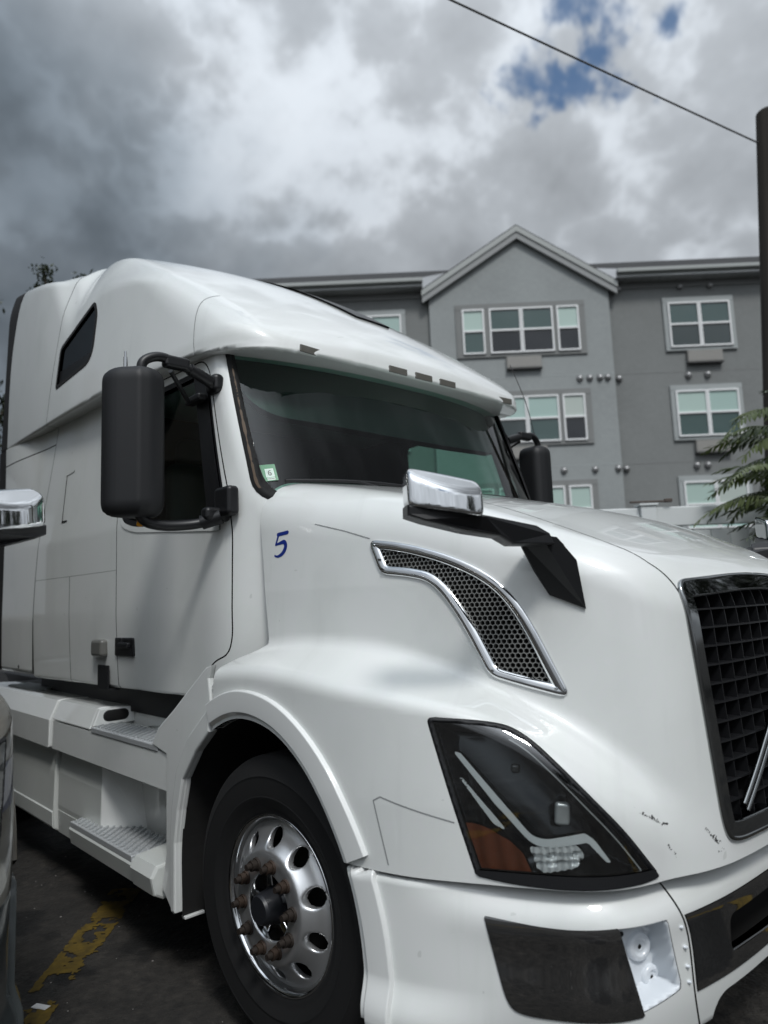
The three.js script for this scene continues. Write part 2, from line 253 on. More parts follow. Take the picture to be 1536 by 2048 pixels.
function fFend(x, y, z) {
  const f1 = planDist(fendPlan, x, y, z, 0.04 * Math.max(y - 0.95, 0)) + 0;
  const k = lerp(0.36, 0.1, sstep(-1.0, -0.35, x)), Y = fendTop.at(x) + k * (1.2 - Math.abs(z)), f2 = (y - Y) / Math.sqrt(1 + fendTop.d * fendTop.d + k * k);
  return smax(f1, f2, 0.042);
}
const fHood = (x, y, z) => smin(fHood0(x, y, z), fFend(x, y, z), 0.045);
const bumpProf = new Spline([[0.2, 0.03], [0.30, 0.02], [0.38, 0.006], [0.43, 0.0], [0.5, 0], [0.6, 0], [0.66, 0.0], [0.70, 0.02], [0.75, 0.07]]);
function fBump(x, y, z) {
  const cx = sstep(-0.62, -0.3, x), f1 = planDist(fendPlan, x, y, z, 0.002 + lerp(0.0, bumpProf.at(y), cx) - (1 - cx) * 0.03 * sstep(0.47, 0.36, y));
  return smax(smax(f1, y - 0.742, 0.02), 0.335 + 0.0 - y, 0.012);
}
// cab
const cabPlan = new Spline([[-4.8, 1.19], [-4.2, 1.185], [-3.9, 1.17], [-3.5, 1.148], [-3.0, 1.128], [-2.5, 1.112], [-2.0, 1.09], [-1.72, 1.058], [-1.6, 0.995], [-1.5, 0.935]]);
function fCab(x, y, z) {
  const a = Math.abs(z), f1 = (a - cabPlan.at(x) + (y > 2 ? 0.07 * (y - 2) : 0) + 0.06 * Math.max(1.55 - y, 0) ** 1.3);
  const w = a / 0.97, fw = (x + 1.42 + 0.38 * (Math.max(y, 1.9) - 2.05) + 0.17 * w * w * Math.sqrt(w)) * 0.93;
  return smax(smax(smax(f1, fw, 0.05), 1.14 - y, 0.02), Math.max(y - 2.95, -4.68 - x), 0.02);
}
const capPlan = new Spline([[-5.0, 1.204], [-4.8, 1.205], [-4.2, 1.205], [-3.5, 1.197], [-3.0, 1.186], [-2.4, 1.155], [-2.0, 1.115], [-1.75, 1.075], [-1.5, 1.03]]);
const roofTop = new Spline([[-1.45, 2.63], [-1.555, 2.772], [-1.65, 2.885], [-1.8, 3.025], [-2.0, 3.175], [-2.43, 3.46], [-3.0, 3.775], [-3.4, 3.95], [-3.8, 4.09], [-4.2, 4.17], [-4.8, 4.23]]);
const ridge = new Spline([[-1.5, 2.98], [-1.96, 3.10], [-2.31, 3.24], [-2.75, 3.40], [-3.3, 3.49], [-3.7, 3.47], [-4.1, 3.46], [-4.8, 3.45]]);
const capBase = new Spline([[-1.5, 2.695], [-1.76, 2.715], [-2.0, 2.738], [-2.3, 2.75], [-3.0, 2.775], [-3.5, 2.777], [-4.2, 2.777], [-4.8, 2.777]]);
function fCap(x, y, z) {
  const a = Math.abs(z), f1 = a - capPlan.at(x) + lerp(0.11, 0.03, sstep(-3.0, -4.2, x)) * Math.max(y - 2.8, 0);
  const w = a / 1.07, fx = x + 1.555 + 0.022 * w * w + 0.18 * w ** 6 - 0.15 * Math.max(2.74 - y, 0);
  const ft = (y - roofTop.at(x) + 0.11 * a * a) / Math.sqrt(1 + roofTop.d * roofTop.d);
  const t = sstep(-2.5, -3.7, x), fr = (a - 1.10 - 0.015 * t - 0.17 * sstep(-3.5, -4.1, x)) * lerp(0.78, 0.955, t) + (y - ridge.at(x)) * lerp(0.70, 0.26, t);
  const fe = (y - 3.755 - (x < -3.66 ? 0.27 * (-3.66 - x) : 0.25 * (x + 3.66)) - 0.50 * Math.max(1.10 - a, 0)) * 0.82;
  return smax(smax(smax(smax(f1, smax(fx, ft, 0.035), lerp(0.16, 0.06, sstep(-2.0, -3.0, x))), smax(fr, f1, 0.016), lerp(0.05, 0.035, sstep(-2.0, -3.0, x))), capBase.at(x) - y, 0.012), fe, lerp(0.05, 0.26, sstep(-3.68, -3.5, x)));
}
// ------------------------------------------------------------------ materials
const lin = (r, g, b) => new THREE.Color().setRGB(r, g, b);
const std = (r, g, b, rough, metal = 0, more = {}) => new THREE.MeshPhysicalMaterial({ color: lin(r, g, b), roughness: rough, metalness: metal, ...more });
function noiseTex(n, fn, color = false) { const d = new Uint8Array(n * n * 4); for (let j = 0; j < n; j++) for (let i = 0; i < n; i++) { const c = fn(i / n, j / n, i, j), o = (j * n + i) * 4; for (let k = 0; k < 3; k++) d[o + k] = clamp(Math.round((Array.isArray(c) ? c[k] : c) * 255), 0, 255); d[o + 3] = 255; } const t = new THREE.DataTexture(d, n, n); t.wrapS = t.wrapT = THREE.RepeatWrapping; t.magFilter = THREE.LinearFilter; t.minFilter = THREE.LinearMipmapLinearFilter; t.generateMipmaps = true; if (color) t.colorSpace = THREE.SRGBColorSpace; t.needsUpdate = true; return t; }
const tile = (u, v, f, seed, n = 5) => { const a = fbm(u * f, v * f, seed, n), b = fbm((u - 1) * f, v * f, seed, n), c = fbm(u * f, (v - 1) * f, seed, n), d = fbm((u - 1) * f, (v - 1) * f, seed, n); return lerp(lerp(a, b, u), lerp(c, d, u), v); };
// road film and fine specks on the paint: colour and gloss vary a little
const filmTex = noiseTex(512, (u, v) => { const s = tile(u, v, 4, 3.1), k = tile(u, v, 38, 8.2, 2), run = tile(u, v * 0.16, 22, 5.5, 3); const q = 0.975 - 0.025 * sstep(0.42, 0.75, s) - 0.014 * sstep(0.58, 0.8, run) - (k > 0.83 ? 0.07 : 0); return [q, q * 0.995, q * 0.98]; }, true);
const glossTex = noiseTex(256, (u, v) => 0.55 + 0.45 * tile(u, v, 6, 1.7));
const M = {
  paint: std(0.80, 0.832, 0.84, 0.40, 0, { clearcoat: 1, clearcoatRoughness: 0.035, map: filmTex }),
  fiber: std(0.68, 0.715, 0.71, 0.42, 0, { clearcoat: 0.6, clearcoatRoughness: 0.16, map: filmTex }),
  black: std(0.0075, 0.008, 0.0095, 0.55), satin: std(0.0065, 0.0068, 0.008, 0.42), rubber: std(0.0045, 0.0046, 0.005, 0.8), pit: std(0.006, 0.006, 0.006, 0.95),
  chrome: std(0.78, 0.79, 0.80, 0.045, 1), dullChrome: std(0.55, 0.56, 0.57, 0.16, 1), darkChrome: std(0.34, 0.35, 0.35, 0.06, 1),
  alu: std(0.78, 0.79, 0.80, 0.42, 0.9, { roughnessMap: glossTex }), tread: std(0.52, 0.54, 0.55, 0.4, 0.35), rust: std(0.040, 0.025, 0.017, 0.7, 0.35), rustDark: std(0.024, 0.017, 0.013, 0.75, 0.35),
  glass: new THREE.MeshPhysicalMaterial({ color: lin(0.50, 0.72, 0.64), roughness: 0, transmission: 1, thickness: 0, ior: 1.5 }),
  tint: new THREE.MeshPhysicalMaterial({ color: lin(0.10, 0.14, 0.15), roughness: 0, transmission: 1, thickness: 0, ior: 1.5 }),
  lens: new THREE.MeshPhysicalMaterial({ color: lin(0.82, 0.85, 0.85), roughness: 0.015, transmission: 1, thickness: 0, ior: 2.2 }),
  amber: std(0.11, 0.024, 0.004, 0.3, 0, { clearcoat: 1, clearcoatRoughness: 0.05 }), marker: std(0.11, 0.105, 0.09, 0.3, 0, { clearcoat: 1 }),
  cabin: std(0.005, 0.0052, 0.0054, 0.9), cabinGrey: std(0.016, 0.017, 0.019, 0.85), recess: std(0.72, 0.76, 0.80, 0.3, 0, { clearcoat: 0.8, clearcoatRoughness: 0.1 }),
  seam: std(0.05, 0.05, 0.05, 0.9), crease: std(0.26, 0.27, 0.27, 0.7), blue: std(0.01, 0.03, 0.22, 0.35), scuff: std(0.05, 0.05, 0.05, 0.8), brown: std(0.085, 0.055, 0.032, 0.65),
};
// ------------------------------------------------------------------ cut lines (all in metres on the body)
const ventPts = roundPoly([[-0.952, 1.766, 0.03], [-0.80, 1.742, 0.1], [-0.62, 1.688, 0.12], [-0.47, 1.612, 0.12], [-0.375, 1.50, 0.12], [-0.262, 1.240, 0.03], [-0.485, 1.300, 0.03], [-0.585, 1.49, 0.12], [-0.68, 1.607, 0.12], [-0.78, 1.632, 0.08], [-0.893, 1.645, 0.03]], 0.05, 5);
const ventIn = polyIn(ventPts);
const lampPts = roundPoly([[-1.172, 1.205, 0.025], [-0.956, 1.191, 0.10], [-0.877, 1.147, 0.06], [-0.804, 1.075, 0.06], [-0.72, 0.985, 0.06], [-0.643, 0.902, 0.06], [-0.543, 0.765, 0.015], [-0.60, 0.757, 0.02], [-0.80, 0.752, 0.1], [-0.95, 0.757, 0.08], [-1.05, 0.772, 0.012], [-1.115, 0.99, 0.1]], 0.05, 5);
const lampIn0 = polyIn(lampPts), lampIn = (x, y, z) => (x < -0.8 ? -1 : lampIn0((x - z) * Q, y));
const grillePts = roundPoly([[0.50, 1.572, 0.05], [0.497, 1.45, 0.1], [0.487, 1.2, 0.1], [0.475, 0.84, 0.08], [0.44, 0.805, 0.08], [0, 0.80, 0.1], [-0.44, 0.805, 0.08], [-0.475, 0.84, 0.08], [-0.487, 1.2, 0.1], [-0.497, 1.45, 0.1], [-0.50, 1.572, 0.05], [0, 1.596, 0.2]], 0.05, 6);
const grilleIn0 = polyIn(grillePts), grilleIn = (x, y, z) => (x < -0.25 ? -1 : grilleIn0(z, y));
const hoodBack = polyIn([[-1.505, 1.392], [-1.60, 1.35], [-1.625, 1.335], [-1.95, 1.30], [-1.95, 2.4], [-1.62, 2.4], [-1.60, 1.99], [-1.545, 1.675]]);
const wsOut = polyIn(roundPoly([[1.005, 2.80, 0.05], [1.022, 2.36, 0.2], [1.012, 1.99, 0.11], [0.8, 1.975, 0.1], [-0.8, 1.975, 0.1], [-1.012, 1.99, 0.11], [-1.022, 2.36, 0.2], [-1.005, 2.80, 0.05]], 0.1, 6));
const wsInn = polyIn(roundPoly([[0.968, 2.80, 0.02], [0.985, 2.36, 0.2], [0.972, 2.03, 0.12], [0.8, 2.02, 0.1], [-0.8, 2.02, 0.1], [-0.972, 2.03, 0.12], [-0.985, 2.36, 0.2], [-0.968, 2.80, 0.02]], 0.1, 6));
const wsO = (x, y, z) => (x < -2.15 ? -1 : wsOut(z, y)), wsI = (x, y, z) => (x < -2.15 ? -1 : wsInn(z, y));
const doorPts = roundPoly([[-2.845, 2.74, 0.05], [-2.845, 1.142, 0.04], [-2.05, 1.142, 0.06], [-1.876, 1.31, 0.05], [-1.765, 1.345, 0.04], [-1.738, 1.42, 0.04], [-1.728, 1.88, 0.05], [-1.752, 2.05, 0.05], [-1.945, 2.66, 0.06], [-2.02, 2.735, 0.05]], 0.04);
const doorIn = polyIn(doorPts);
const winPts = roundPoly([[-2.79, 2.69, 0.05], [-2.79, 2.03, 0.08], [-2.62, 1.985, 0.06], [-1.785, 1.912, 0.04], [-1.778, 2.04, 0.03], [-1.955, 2.63, 0.06], [-2.03, 2.695, 0.04]], 0.05);
const winIn = polyIn(winPts);
const sleepPts = roundPoly([[-3.725, 2.99, 0.03], [-3.692, 3.262, 0.035], [-3.222, 3.438, 0.04], [-3.16, 3.34, 0.06], [-3.157, 3.09, 0.06], [-3.215, 3.028, 0.06]], 0.05);
const sleepIn = polyIn(sleepPts);
const seamA = new Spline([[1.1, -4.10], [1.77, -4.06], [2.7, -3.868], [3.08, -3.809], [3.47, -3.715], [3.78, -3.668], [4.0, -3.65]]);
const blackEdge = new Spline([[1.0, -4.75], [2.8, -4.745], [3.2, -4.775], [3.57, -4.75], [3.95, -4.595], [4.25, -4.42]]);

// ------------------------------------------------------------------ the tractor
const RINGS = [[-0.575, 0.565, 0.040], [-0.540, 0.480, 0.034], [-0.545, 0.618, 0.022]];
function buildTruck() {
  const T = thing('semi_truck', 'white long-nosed semi truck tractor with a blue number 5 on its hood side', 'truck');
  const both = (name, m, o, mat, label) => part(T, name, skin(m, { ...o, both: true }), mat, label);
  const pz = (x, y, z) => z;
  // hood with its fenders
  let hm = isoMesh(fHood, [-1.64, 0.12, 0.70, 2.22, -0.014, 1.32], 0.014);
  hm = cut(hm, pz, false);
  const hs = cuts(hm, (x, y) => -hoodBack(x, y) - 0.002, (x, y) => -archIn(x, y), (x, y, z) => -ventIn(x, y) + (z < 0.5 ? 1 : 0), (x, y, z) => -lampIn(x, y, z), (x, y, z) => -grilleIn(x, y, z), (x, y, z) => y - 0.752, x => x + 1.622);
  const hood = both('hood', hs, { flange: 0.035 }, M.paint);
  const flareSt = [[0, -0.045], [0.0, -0.012], [0.0008, -0.0118], [0.022, 0.0115], [0.0228, 0.0122], [0.0245, 0.0140], [0.0265, 0.0148], [0.06, 0.0160], [0.097, 0.0165], [0.1005, 0.0158], [0.1035, 0.012], [0.106, -0.004]];
  const flare = (f, y0, y1) => moulding(f, resample(resample(archPts, 1600, false).filter(q => q[0] > -1.617 && q[1] > y0 && q[1] < y1), 90, false), false, flareSt, 'z', 1.36, 0.8, (x, y) => -archIn(x, y));
  { const g = flare(fHood, 0.748, 2); part(T, 'arch_flare', g, M.paint); part(T, 'arch_flare', mirrored(g), M.paint); }
  // vents: chrome surround and honeycomb
  const vm = isoMesh(fHood, [-1.0, -0.2, 1.18, 1.82, 0.6, 1.05], 0.005);
  const ringV = moulding(fHood, resample(ventPts, 220, true), true, [[-0.006, -0.004], [-0.0055, 0.003], [-0.003, 0.0075], [0.002, 0.0098], [0.010, 0.0100], [0.018, 0.0085], [0.025, 0.005], [0.028, 0.000], [0.029, -0.014]], 'z', 1.15, 0.55, ventIn);
  const vf = part(T, 'vent_frame', join([ringV, mirrored(ringV)]), M.chrome);
  {
    const hex = [], R = 0.0098, W = R * Math.sqrt(3);
    for (let r = 0; r < 42; r++) for (let c = 0; c < 46; c++) {
      const cx = -0.97 + (c + (r % 2) / 2) * W, cy = 1.20 + r * R * 1.5; if (ventIn(cx, cy) < 0.022) continue;
      const P = [[], [], []];
      for (let k = 0; k < 6; k++) { const a = (k + 0.5) * Math.PI / 3; [1.0, 0.86, 0.86].forEach((s, q) => { const x = cx + R * s * Math.cos(a), y = cy + R * s * Math.sin(a), z = depthAt(fHood, x, y, 1.1, 0.6); const n = [0, 0, 0]; grad(fHood, x, y, z, 0.002, n); const d = q === 2 ? 0.022 : 0.006; P[q].push([x - n[0] * d, y - n[1] * d, z - n[2] * d]); }); }
      for (let k = 0; k < 6; k++) { const j = (k + 1) % 6; hex.push(P[0][k], P[0][j], P[1][j], P[0][k], P[1][j], P[1][k], P[1][k], P[1][j], P[2][j], P[1][k], P[2][j], P[2][k]); }
    }
    const g = new THREE.BufferGeometry(); g.setAttribute('position', new THREE.BufferAttribute(new Float32Array(hex.flat()), 3)); g.computeVertexNormals();
    const gm = join([g, mirrored(g)]); const o = part(T, 'vent_mesh', gm, std(0.42, 0.42, 0.40, 0.4, 0.8)); o.userData.kind = 'stuff';
    both('vent_duct', cut(vm, (x, y) => ventIn(x, y) + 0.01), { lift: -0.03, flange: 0 }, M.pit);
    for (const [x, y] of [[-0.924, 1.748], [-0.897, 1.694], [-0.882, 1.660], [-0.290, 1.264], [-0.474, 1.316]]) { const z = depthAt(fHood, x, y, 1.1, 0.6); part(vf, 'rivet', rod([x, y, z + 0.006], [x, y, z + 0.0155], 0.0045, 10), M.dullChrome); }
  }
  // number on the hood: an italic figure five
  {
    const bar = [[-1.462, 1.843], [-1.392, 1.848]], bow = []; for (let k = 0; k <= 18; k++) { const a = 1.35 - k / 18 * 3.5; bow.push([-1.445 + 0.040 * Math.cos(a) + 0.016 * Math.sin(a), 1.772 + 0.034 * Math.sin(a)]); }
    const stem = [[-1.458, 1.841], [-1.476, 1.795]];
    const five = (x0, y0) => { const x = -1.437 + (x0 + 1.437) / 0.86, y = 1.79 + (y0 - 1.79) / 0.86; return five0(x, y) * 0.86; }, five0 = (x, y) => Math.max(0.0088 - lineDist(bar, x, y), 0.0055 - lineDist(stem, x, y), 0.0045 + 0.0065 * clamp((x + 1.47) / 0.06, 0, 1) - lineDist([[-1.476, 1.795], ...bow], x, y));
    const fm = isoMesh(fHood, [-1.54, -1.36, 1.70, 1.88, 0.9, 1.1], 0.004);
    part(hood, 'number_decal', skin(cut(fm, five), { lift: 0.0012, flange: 0.001 }), M.blue, 'blue italic number 5');
  }
  // scuff marks by the grille corner
  {
    const sm = isoMesh(fHood, [-0.16, 0.1, 0.74, 1.0, 0.44, 0.86], 0.004), R = mulberry(5), st = [];
    const strokes = [[[0.79, 0.955], [0.70, 0.90]], [[0.73, 0.925], [0.675, 0.893]], [[0.705, 0.885], [0.68, 0.895]], [[0.565, 0.878], [0.495, 0.805]], [[0.54, 0.845], [0.50, 0.825]], [[0.52, 0.79], [0.49, 0.80]], [[0.53, 0.835], [0.51, 0.82]], [[0.69, 0.845], [0.665, 0.81]]];
    for (const [a, b] of strokes) for (let k = 0; k < 11; k++) { const t = R(), l = 0.05 + R() * 0.2, o = (R() - 0.5) * 0.012; st.push([[lerp(a[0], b[0], t), lerp(a[1], b[1], t) + o], [lerp(a[0], b[0], t + l), lerp(a[1], b[1], t + l) + o + (R() - 0.5) * 0.006], 0.0004 + R() * 0.0014]); }
    part(hood, 'scuff_marks', skin(cut(sm, (x, y, z) => { let m = -1; for (const [p, q, w] of st) m = Math.max(m, w - lineDist([p, q], z, y)); return m; }), { lift: 0.0008, flange: 0 }), M.scuff).userData.kind = 'stuff';
  }
  // fine panel lines on the hood
  {
    const thin = (pts, w, dom, f = fHood, h = 0.006, bx) => skin(cut(isoMesh(f, bx, h), (x, y, z) => w - lineDist(pts, ...dom(x, y, z))), { lift: 0.0006, flange: 0 });
    part(hood, 'panel_line', thin([[-0.70, 0.952], [-0.676, 0.965], [-0.462, 0.912]], 0.0022, (x, y) => [x, y], fHood, 0.0032, [-0.75, -0.42, 0.75, 1.0, 1.0, 1.3]), M.crease);
    part(hood, 'panel_line', thin([[-0.70, 0.952], [-0.655, 0.775]], 0.0022, (x, y) => [x, y], fHood, 0.0032, [-0.75, -0.42, 0.75, 1.0, 1.0, 1.3]), M.crease);
    part(hood, 'panel_line', thin([[-0.03, 0.50], [-0.10, 0.545], [-0.2, 0.575], [-0.5, 0.61], [-1.0, 0.66]], 0.0024, (x, y, z) => [x, z], fHood, 0.0045, [-1.0, 0.05, 1.5, 2.1, 0.42, 0.72]), M.seam);
  }
  part(hood, 'panel_line', skin(cut(isoMesh(fHood, [-1.26, -0.93, 1.72, 1.88, 0.9, 1.05], 0.004), (x, y) => 0.0023 - lineDist([[-1.24, 1.857], [-1.08, 1.815], [-0.955, 1.775]], x, y)), { lift: 0.0008, flange: 0 }), M.crease);
  // headlamps
  const lm = cut(isoMesh(fHood, [-0.72, 0.1, 0.70, 1.26, 0.5, 1.25], 0.0062), (x, y, z) => lampIn(x, y, z) + 0.004, false);
  const U = (x, z) => (x - z) * Q, P2 = pts => polyIn(roundPoly(pts, 0.008, 4)), inS = p => (x, y, z) => p(U(x, z), y);
  for (const mir of [false, true]) {
    const hl = new THREE.Group(); hl.name = 'headlight'; T.add(hl);
    const sk = (name, m, o, mat, lab) => part(hl, name, skin(m, { ...o, mirror: mir }), mat, lab);
    sk('lamp_seal', cuts(lm, (x, y, z) => lampIn(x, y, z) - 0.001, (x, y, z) => 0.016 - lampIn(x, y, z)), { lift: (x, y, z) => 0.004 - 0.006 * Math.abs(lampIn(x, y, z) - 0.008) / 0.008, flange: 0.03 }, M.black);
    sk('lamp_lens', cut(lm, (x, y, z) => lampIn(x, y, z) - 0.014), { lift: 0.001, flange: 0 }, M.lens);
    sk('lamp_housing', cut(lm, (x, y, z) => lampIn(x, y, z) - 0.004), { lift: (x, y, z) => { const d = lampIn(x, y, z), u = U(x, z), e = (y - 1.02) + (u + 0.98) * 1.02; return -0.018 - 0.085 * sstep(0.0, 0.06, d) * (0.55 + 0.45 * sstep(-0.05, 0.12, e)); }, flange: 0 }, std(0.05, 0.052, 0.055, 0.16, 0.9, { side: THREE.DoubleSide }));
    sk('lamp_sill', cuts(lm, (x, y, z) => lampIn(x, y, z) - 0.004, (x, y) => 0.79 - y), { lift: 0.005, flange: 0.02 }, M.black);
    const strip = P2([[-1.102, 1.104], [-1.082, 1.101], [-0.985, 0.986], [-0.897, 0.882, 0.02], [-0.862, 0.874, 0.02], [-0.752, 0.895], [-0.724, 0.876], [-0.678, 0.815], [-0.691, 0.815], [-0.745, 0.870], [-0.85, 0.852, 0.02], [-0.898, 0.859, 0.03], [-0.992, 0.963]]);
    sk('light_guide', cut(lm, inS(strip)), { lift: -0.024, flange: 0.02 }, std(0.74, 0.77, 0.77, 0.25, 0.15));
    sk('light_guide', cut(lm, inS(P2([[-1.090, 1.034, 0], [-1.080, 1.031, 0], [-0.985, 0.918], [-0.962, 0.889, 0], [-1.0, 0.908]]))), { lift: -0.026, flange: 0.02 }, std(0.74, 0.77, 0.77, 0.2, 0.15));
    sk('amber_reflector', cut(lm, inS(P2([[-1.098, 0.912], [-1.03, 0.905], [-0.964, 0.872], [-0.922, 0.838], [-0.897, 0.775], [-0.916, 0.770], [-1.051, 0.790]]))), { lift: (x, y, z) => -0.018 - 0.003 * Math.cos((U(x, z) + 0.15 * y) * 130), flange: 0.02 }, M.amber);
    sk('clear_reflector', cut(lm, inS(P2([[-0.906, 0.852], [-0.777, 0.864], [-0.755, 0.836], [-0.781, 0.803], [-0.868, 0.785], [-0.889, 0.797]]))), { lift: (x, y, z) => -0.026 + 0.0035 * Math.sin(U(x, z) * 330) + (Math.abs(y - 0.832 - 0.1 * (U(x, z) + 0.83)) < 0.006 ? -0.012 : 0) + (Math.abs(y - 0.812 - 0.1 * (U(x, z) + 0.83)) < 0.005 ? -0.01 : 0), flange: 0.02 }, std(0.85, 0.87, 0.87, 0.2, 0.35));
    sk('lens_rib', cuts(lm, (x, y, z) => lampIn(x, y, z) - 0.030, (x, y, z) => 0.0335 - lampIn(x, y, z), (x, y, z) => U(x, z) + 0.93 - (1.1 - y) * 0.2), { lift: -0.004, flange: 0 }, std(0.35, 0.36, 0.36, 0.3));
    for (const [s, y, r] of [[-0.80, 0.935, 0.042], [-0.915, 1.045, 0.04]]) { // two bulls-eye lenses deep in the housing
      const t = fendPlan.at(s) - (y > 1 ? 0.105 : 0.062), x = (s + t) * Q, z = (t - s) * Q, sg = mir ? -1 : 1;
      const b = new RoundedBoxGeometry(r * (y < 1 ? 1.0 : 0.7), r * (y < 1 ? 1.5 : 0.7), r * 0.6, 4, r * 0.25); b.rotateZ(-0.1); b.rotateY(Math.PI / 4 * sg); b.translate(x, y, z * sg);
      part(hl, 'projector', b, y < 1 ? std(0.62, 0.64, 0.64, 0.15, 0.5) : std(0.16, 0.16, 0.16, 0.15, 0.6)); 
    }
  }
  // grille
  {
    const gr = new THREE.Group(); gr.name = 'grille'; T.add(gr);
        const gi = grilleIn;
    part(gr, 'grille_frame', moulding(fHood, resample(grillePts, 300, true), true, [[-0.005, -0.004], [-0.0045, 0.005], [-0.002, 0.010], [0.003, 0.0118], [0.008, 0.0108], [0.012, 0.0085], [0.048, 0.006], [0.052, 0.003], [0.054, -0.004], [0.055, -0.04]], 'x', 0.3, -0.5, grilleIn0), M.darkChrome, 'dark chrome grille surround');
    const fr = (y, z) => { let a = -0.3, b = 0.2; for (let i = 0; i < 26; i++) { const c = (a + b) / 2; if (fHood(c, y, z) < 0) a = c; else b = c; } return a; };
    const bm = std(0.012, 0.0125, 0.014, 0.35);
    for (let k = 0; k < 13; k++) { // each level bar, bowed with the nose
      const y = 0.85 + k * 0.0575, zs = []; for (let z = -0.475; z <= 0.4751; z += 0.025) if (gi(0, y, z) > 0.02) zs.push(z); if (zs.length < 4) continue;
      const shape = new THREE.Shape(); const A = zs.map(z => [fr(y, z) - 0.012, z]);
      A.forEach(([x, z], i) => i ? shape.lineTo(x, -z) : shape.moveTo(x, -z)); for (let i = A.length - 1; i >= 0; i--) shape.lineTo(A[i][0] - 0.05, -A[i][1]);
      const g = new THREE.ExtrudeGeometry(shape, { depth: 0.005, bevelEnabled: false }); g.rotateX(-Math.PI / 2); g.translate(0, y - 0.0025, 0); part(gr, 'grille_bar', g, bm);
    }
    for (let z = -0.44; z < 0.46; z += 0.0865) {
      const shape = new THREE.Shape(), ys = []; for (let y = 0.82; y <= 1.58; y += 0.02) if (gi(0, y, z) > 0.02) ys.push(y);
      ys.forEach((y, i) => i ? shape.lineTo(fr(y, z) - 0.016, y) : shape.moveTo(fr(y, z) - 0.016, y)); for (let i = ys.length - 1; i >= 0; i--) shape.lineTo(fr(ys[i], z) - 0.07, ys[i]);
      const g = new THREE.ExtrudeGeometry(shape, { depth: 0.004, bevelEnabled: false }); g.translate(0, 0, z - 0.002); part(gr, 'grille_bar', g, bm);
    }
    const cells = []; for (let k = 0; k < 12; k++) for (let z = -0.44; z < 0.44; z += 0.0865) for (let s = 0; s < 4; s++) { const y = 0.862 + k * 0.0575 + s * 0.0125; if (gi(0, y, z + 0.04) < 0.05) continue; cells.push(box(0.006, 0.003, 0.045, fr(y, z + 0.045) - 0.078, y, z + 0.045, 0)); }
    const lv = part(gr, 'radiator_slats', cells, std(0.03, 0.03, 0.032, 0.5)); lv.userData.kind = 'stuff';
    part(gr, 'grille_back', box(0.02, 0.80, 1.0, -0.17, 1.2, 0, 0), M.pit);
    const e0 = [0.357, 0.886], e1 = [-0.40, 1.465], ex = (t, o) => { const z = lerp(e0[0], e1[0], t), y = lerp(e0[1], e1[1], t); return [fr(y, z) + o, y, z]; };
    for (const d of [-0.014, 0.014]) { const pts = []; for (let i = 0; i <= 10; i++) { const p = ex(i / 10, 0.008); p[1] += d * 0.8; p[2] += d * 0.6; pts.push(p); } part(gr, 'emblem_bar', tube(pts, 0.0085, 30, 8), M.darkChrome); }
    { const pts = []; for (let i = 0; i <= 10; i++) pts.push(ex(i / 10, 0.002)); part(gr, 'emblem_bar', tube(pts, 0.011, 30, 8), M.satin); }
  }
  // bumper: two corners with mirror-bright covers, an empty lamp bay on each, and a centre piece
  {
    const bp = new THREE.Group(); bp.name = 'bumper'; T.add(bp);
    let bm = cut(isoMesh(fBump, [-0.90, 0.12, 0.30, 0.76, -0.014, 1.32], 0.014), pz, false);
    bm = cuts(bm, (x, y) => -archIn(x, y), (x, y, z) => (x + 0.9), (x, y, z) => y - 0.337, (x, y, z) => z - 0.2 > 0 || y < 0.9 ? 1 : -1);
    const plan = (x, z) => U(x, z), seamS = new Spline([[0.3, -0.44], [0.45, -0.462], [0.65, -0.485], [0.76, -0.555]]);
    const chr = polyIn(roundPoly([[-1.034, 0.668, 0.005], [-0.862, 0.651, 0.2], [-0.683, 0.656, 0.004], [-0.628, 0.43, 0.004], [-0.766, 0.425, 0.2], [-0.95, 0.425, 0.06], [-0.985, 0.45, 0.05]], 0.02));
    const bay = polyIn(roundPoly([[-0.70, 0.655, 0.004], [-0.534, 0.652, 0.01], [-0.503, 0.465, 0.015], [-0.64, 0.437, 0.004]], 0.01));
    const corner = cuts(bm, (x, y, z) => seamS.at(y) - U(x, z) - 0.003, (x, y, z) => x < -0.7 ? 1 : -bay(U(x, z), y));
    part(bp, 'bumper_corner', skin(corner, { flange: 0.02 }), M.paint); part(bp, 'bumper_corner', skin(corner, { flange: 0.02, mirror: true }), M.paint);
    { const g = flare(fBump, 0.338, 0.741); part(bp, 'arch_flare', g, M.paint); part(bp, 'arch_flare', mirrored(g), M.paint); }
    const mouth = polyIn(roundPoly([[0.43, 0.592, 0.03], [0, 0.60, 0.01], [-0.43, 0.592, 0.03], [-0.44, 0.49, 0.03], [0, 0.485, 0.01], [0.44, 0.49, 0.03]], 0.03));
    const low = polyIn(roundPoly([[0.56, 0.30, 0.05], [0.52, 0.40, 0.06], [0, 0.405, 0.01], [-0.52, 0.40, 0.06], [-0.56, 0.30, 0.05]], 0.05));
    const centre = cuts(bm, (x, y, z) => U(x, z) - seamS.at(y) - 0.003, (x, y, z) => -mouth(z, y), (x, y, z) => -low(z, y));
    part(bp, 'bumper_centre', skin(centre, { flange: 0.03, both: true }), M.paint);
    const bf = isoMesh(fBump, [-0.5, 0.1, 0.38, 0.70, 0.4, 1.15], 0.006);
    const bright = std(0.40, 0.40, 0.40, 0.035, 1);
    for (const mirror of [false, true]) part(bp, 'bumper_cover', skin(cut(bf, (x, y, z) => chr(U(x, z), y)), { lift: 0.004, flange: 0.008, mirror }), bright, 'polished dark bumper cover');
    const cc = isoMesh(fBump, [-0.12, 0.12, 0.40, 0.70, -0.014, 0.75], 0.010);
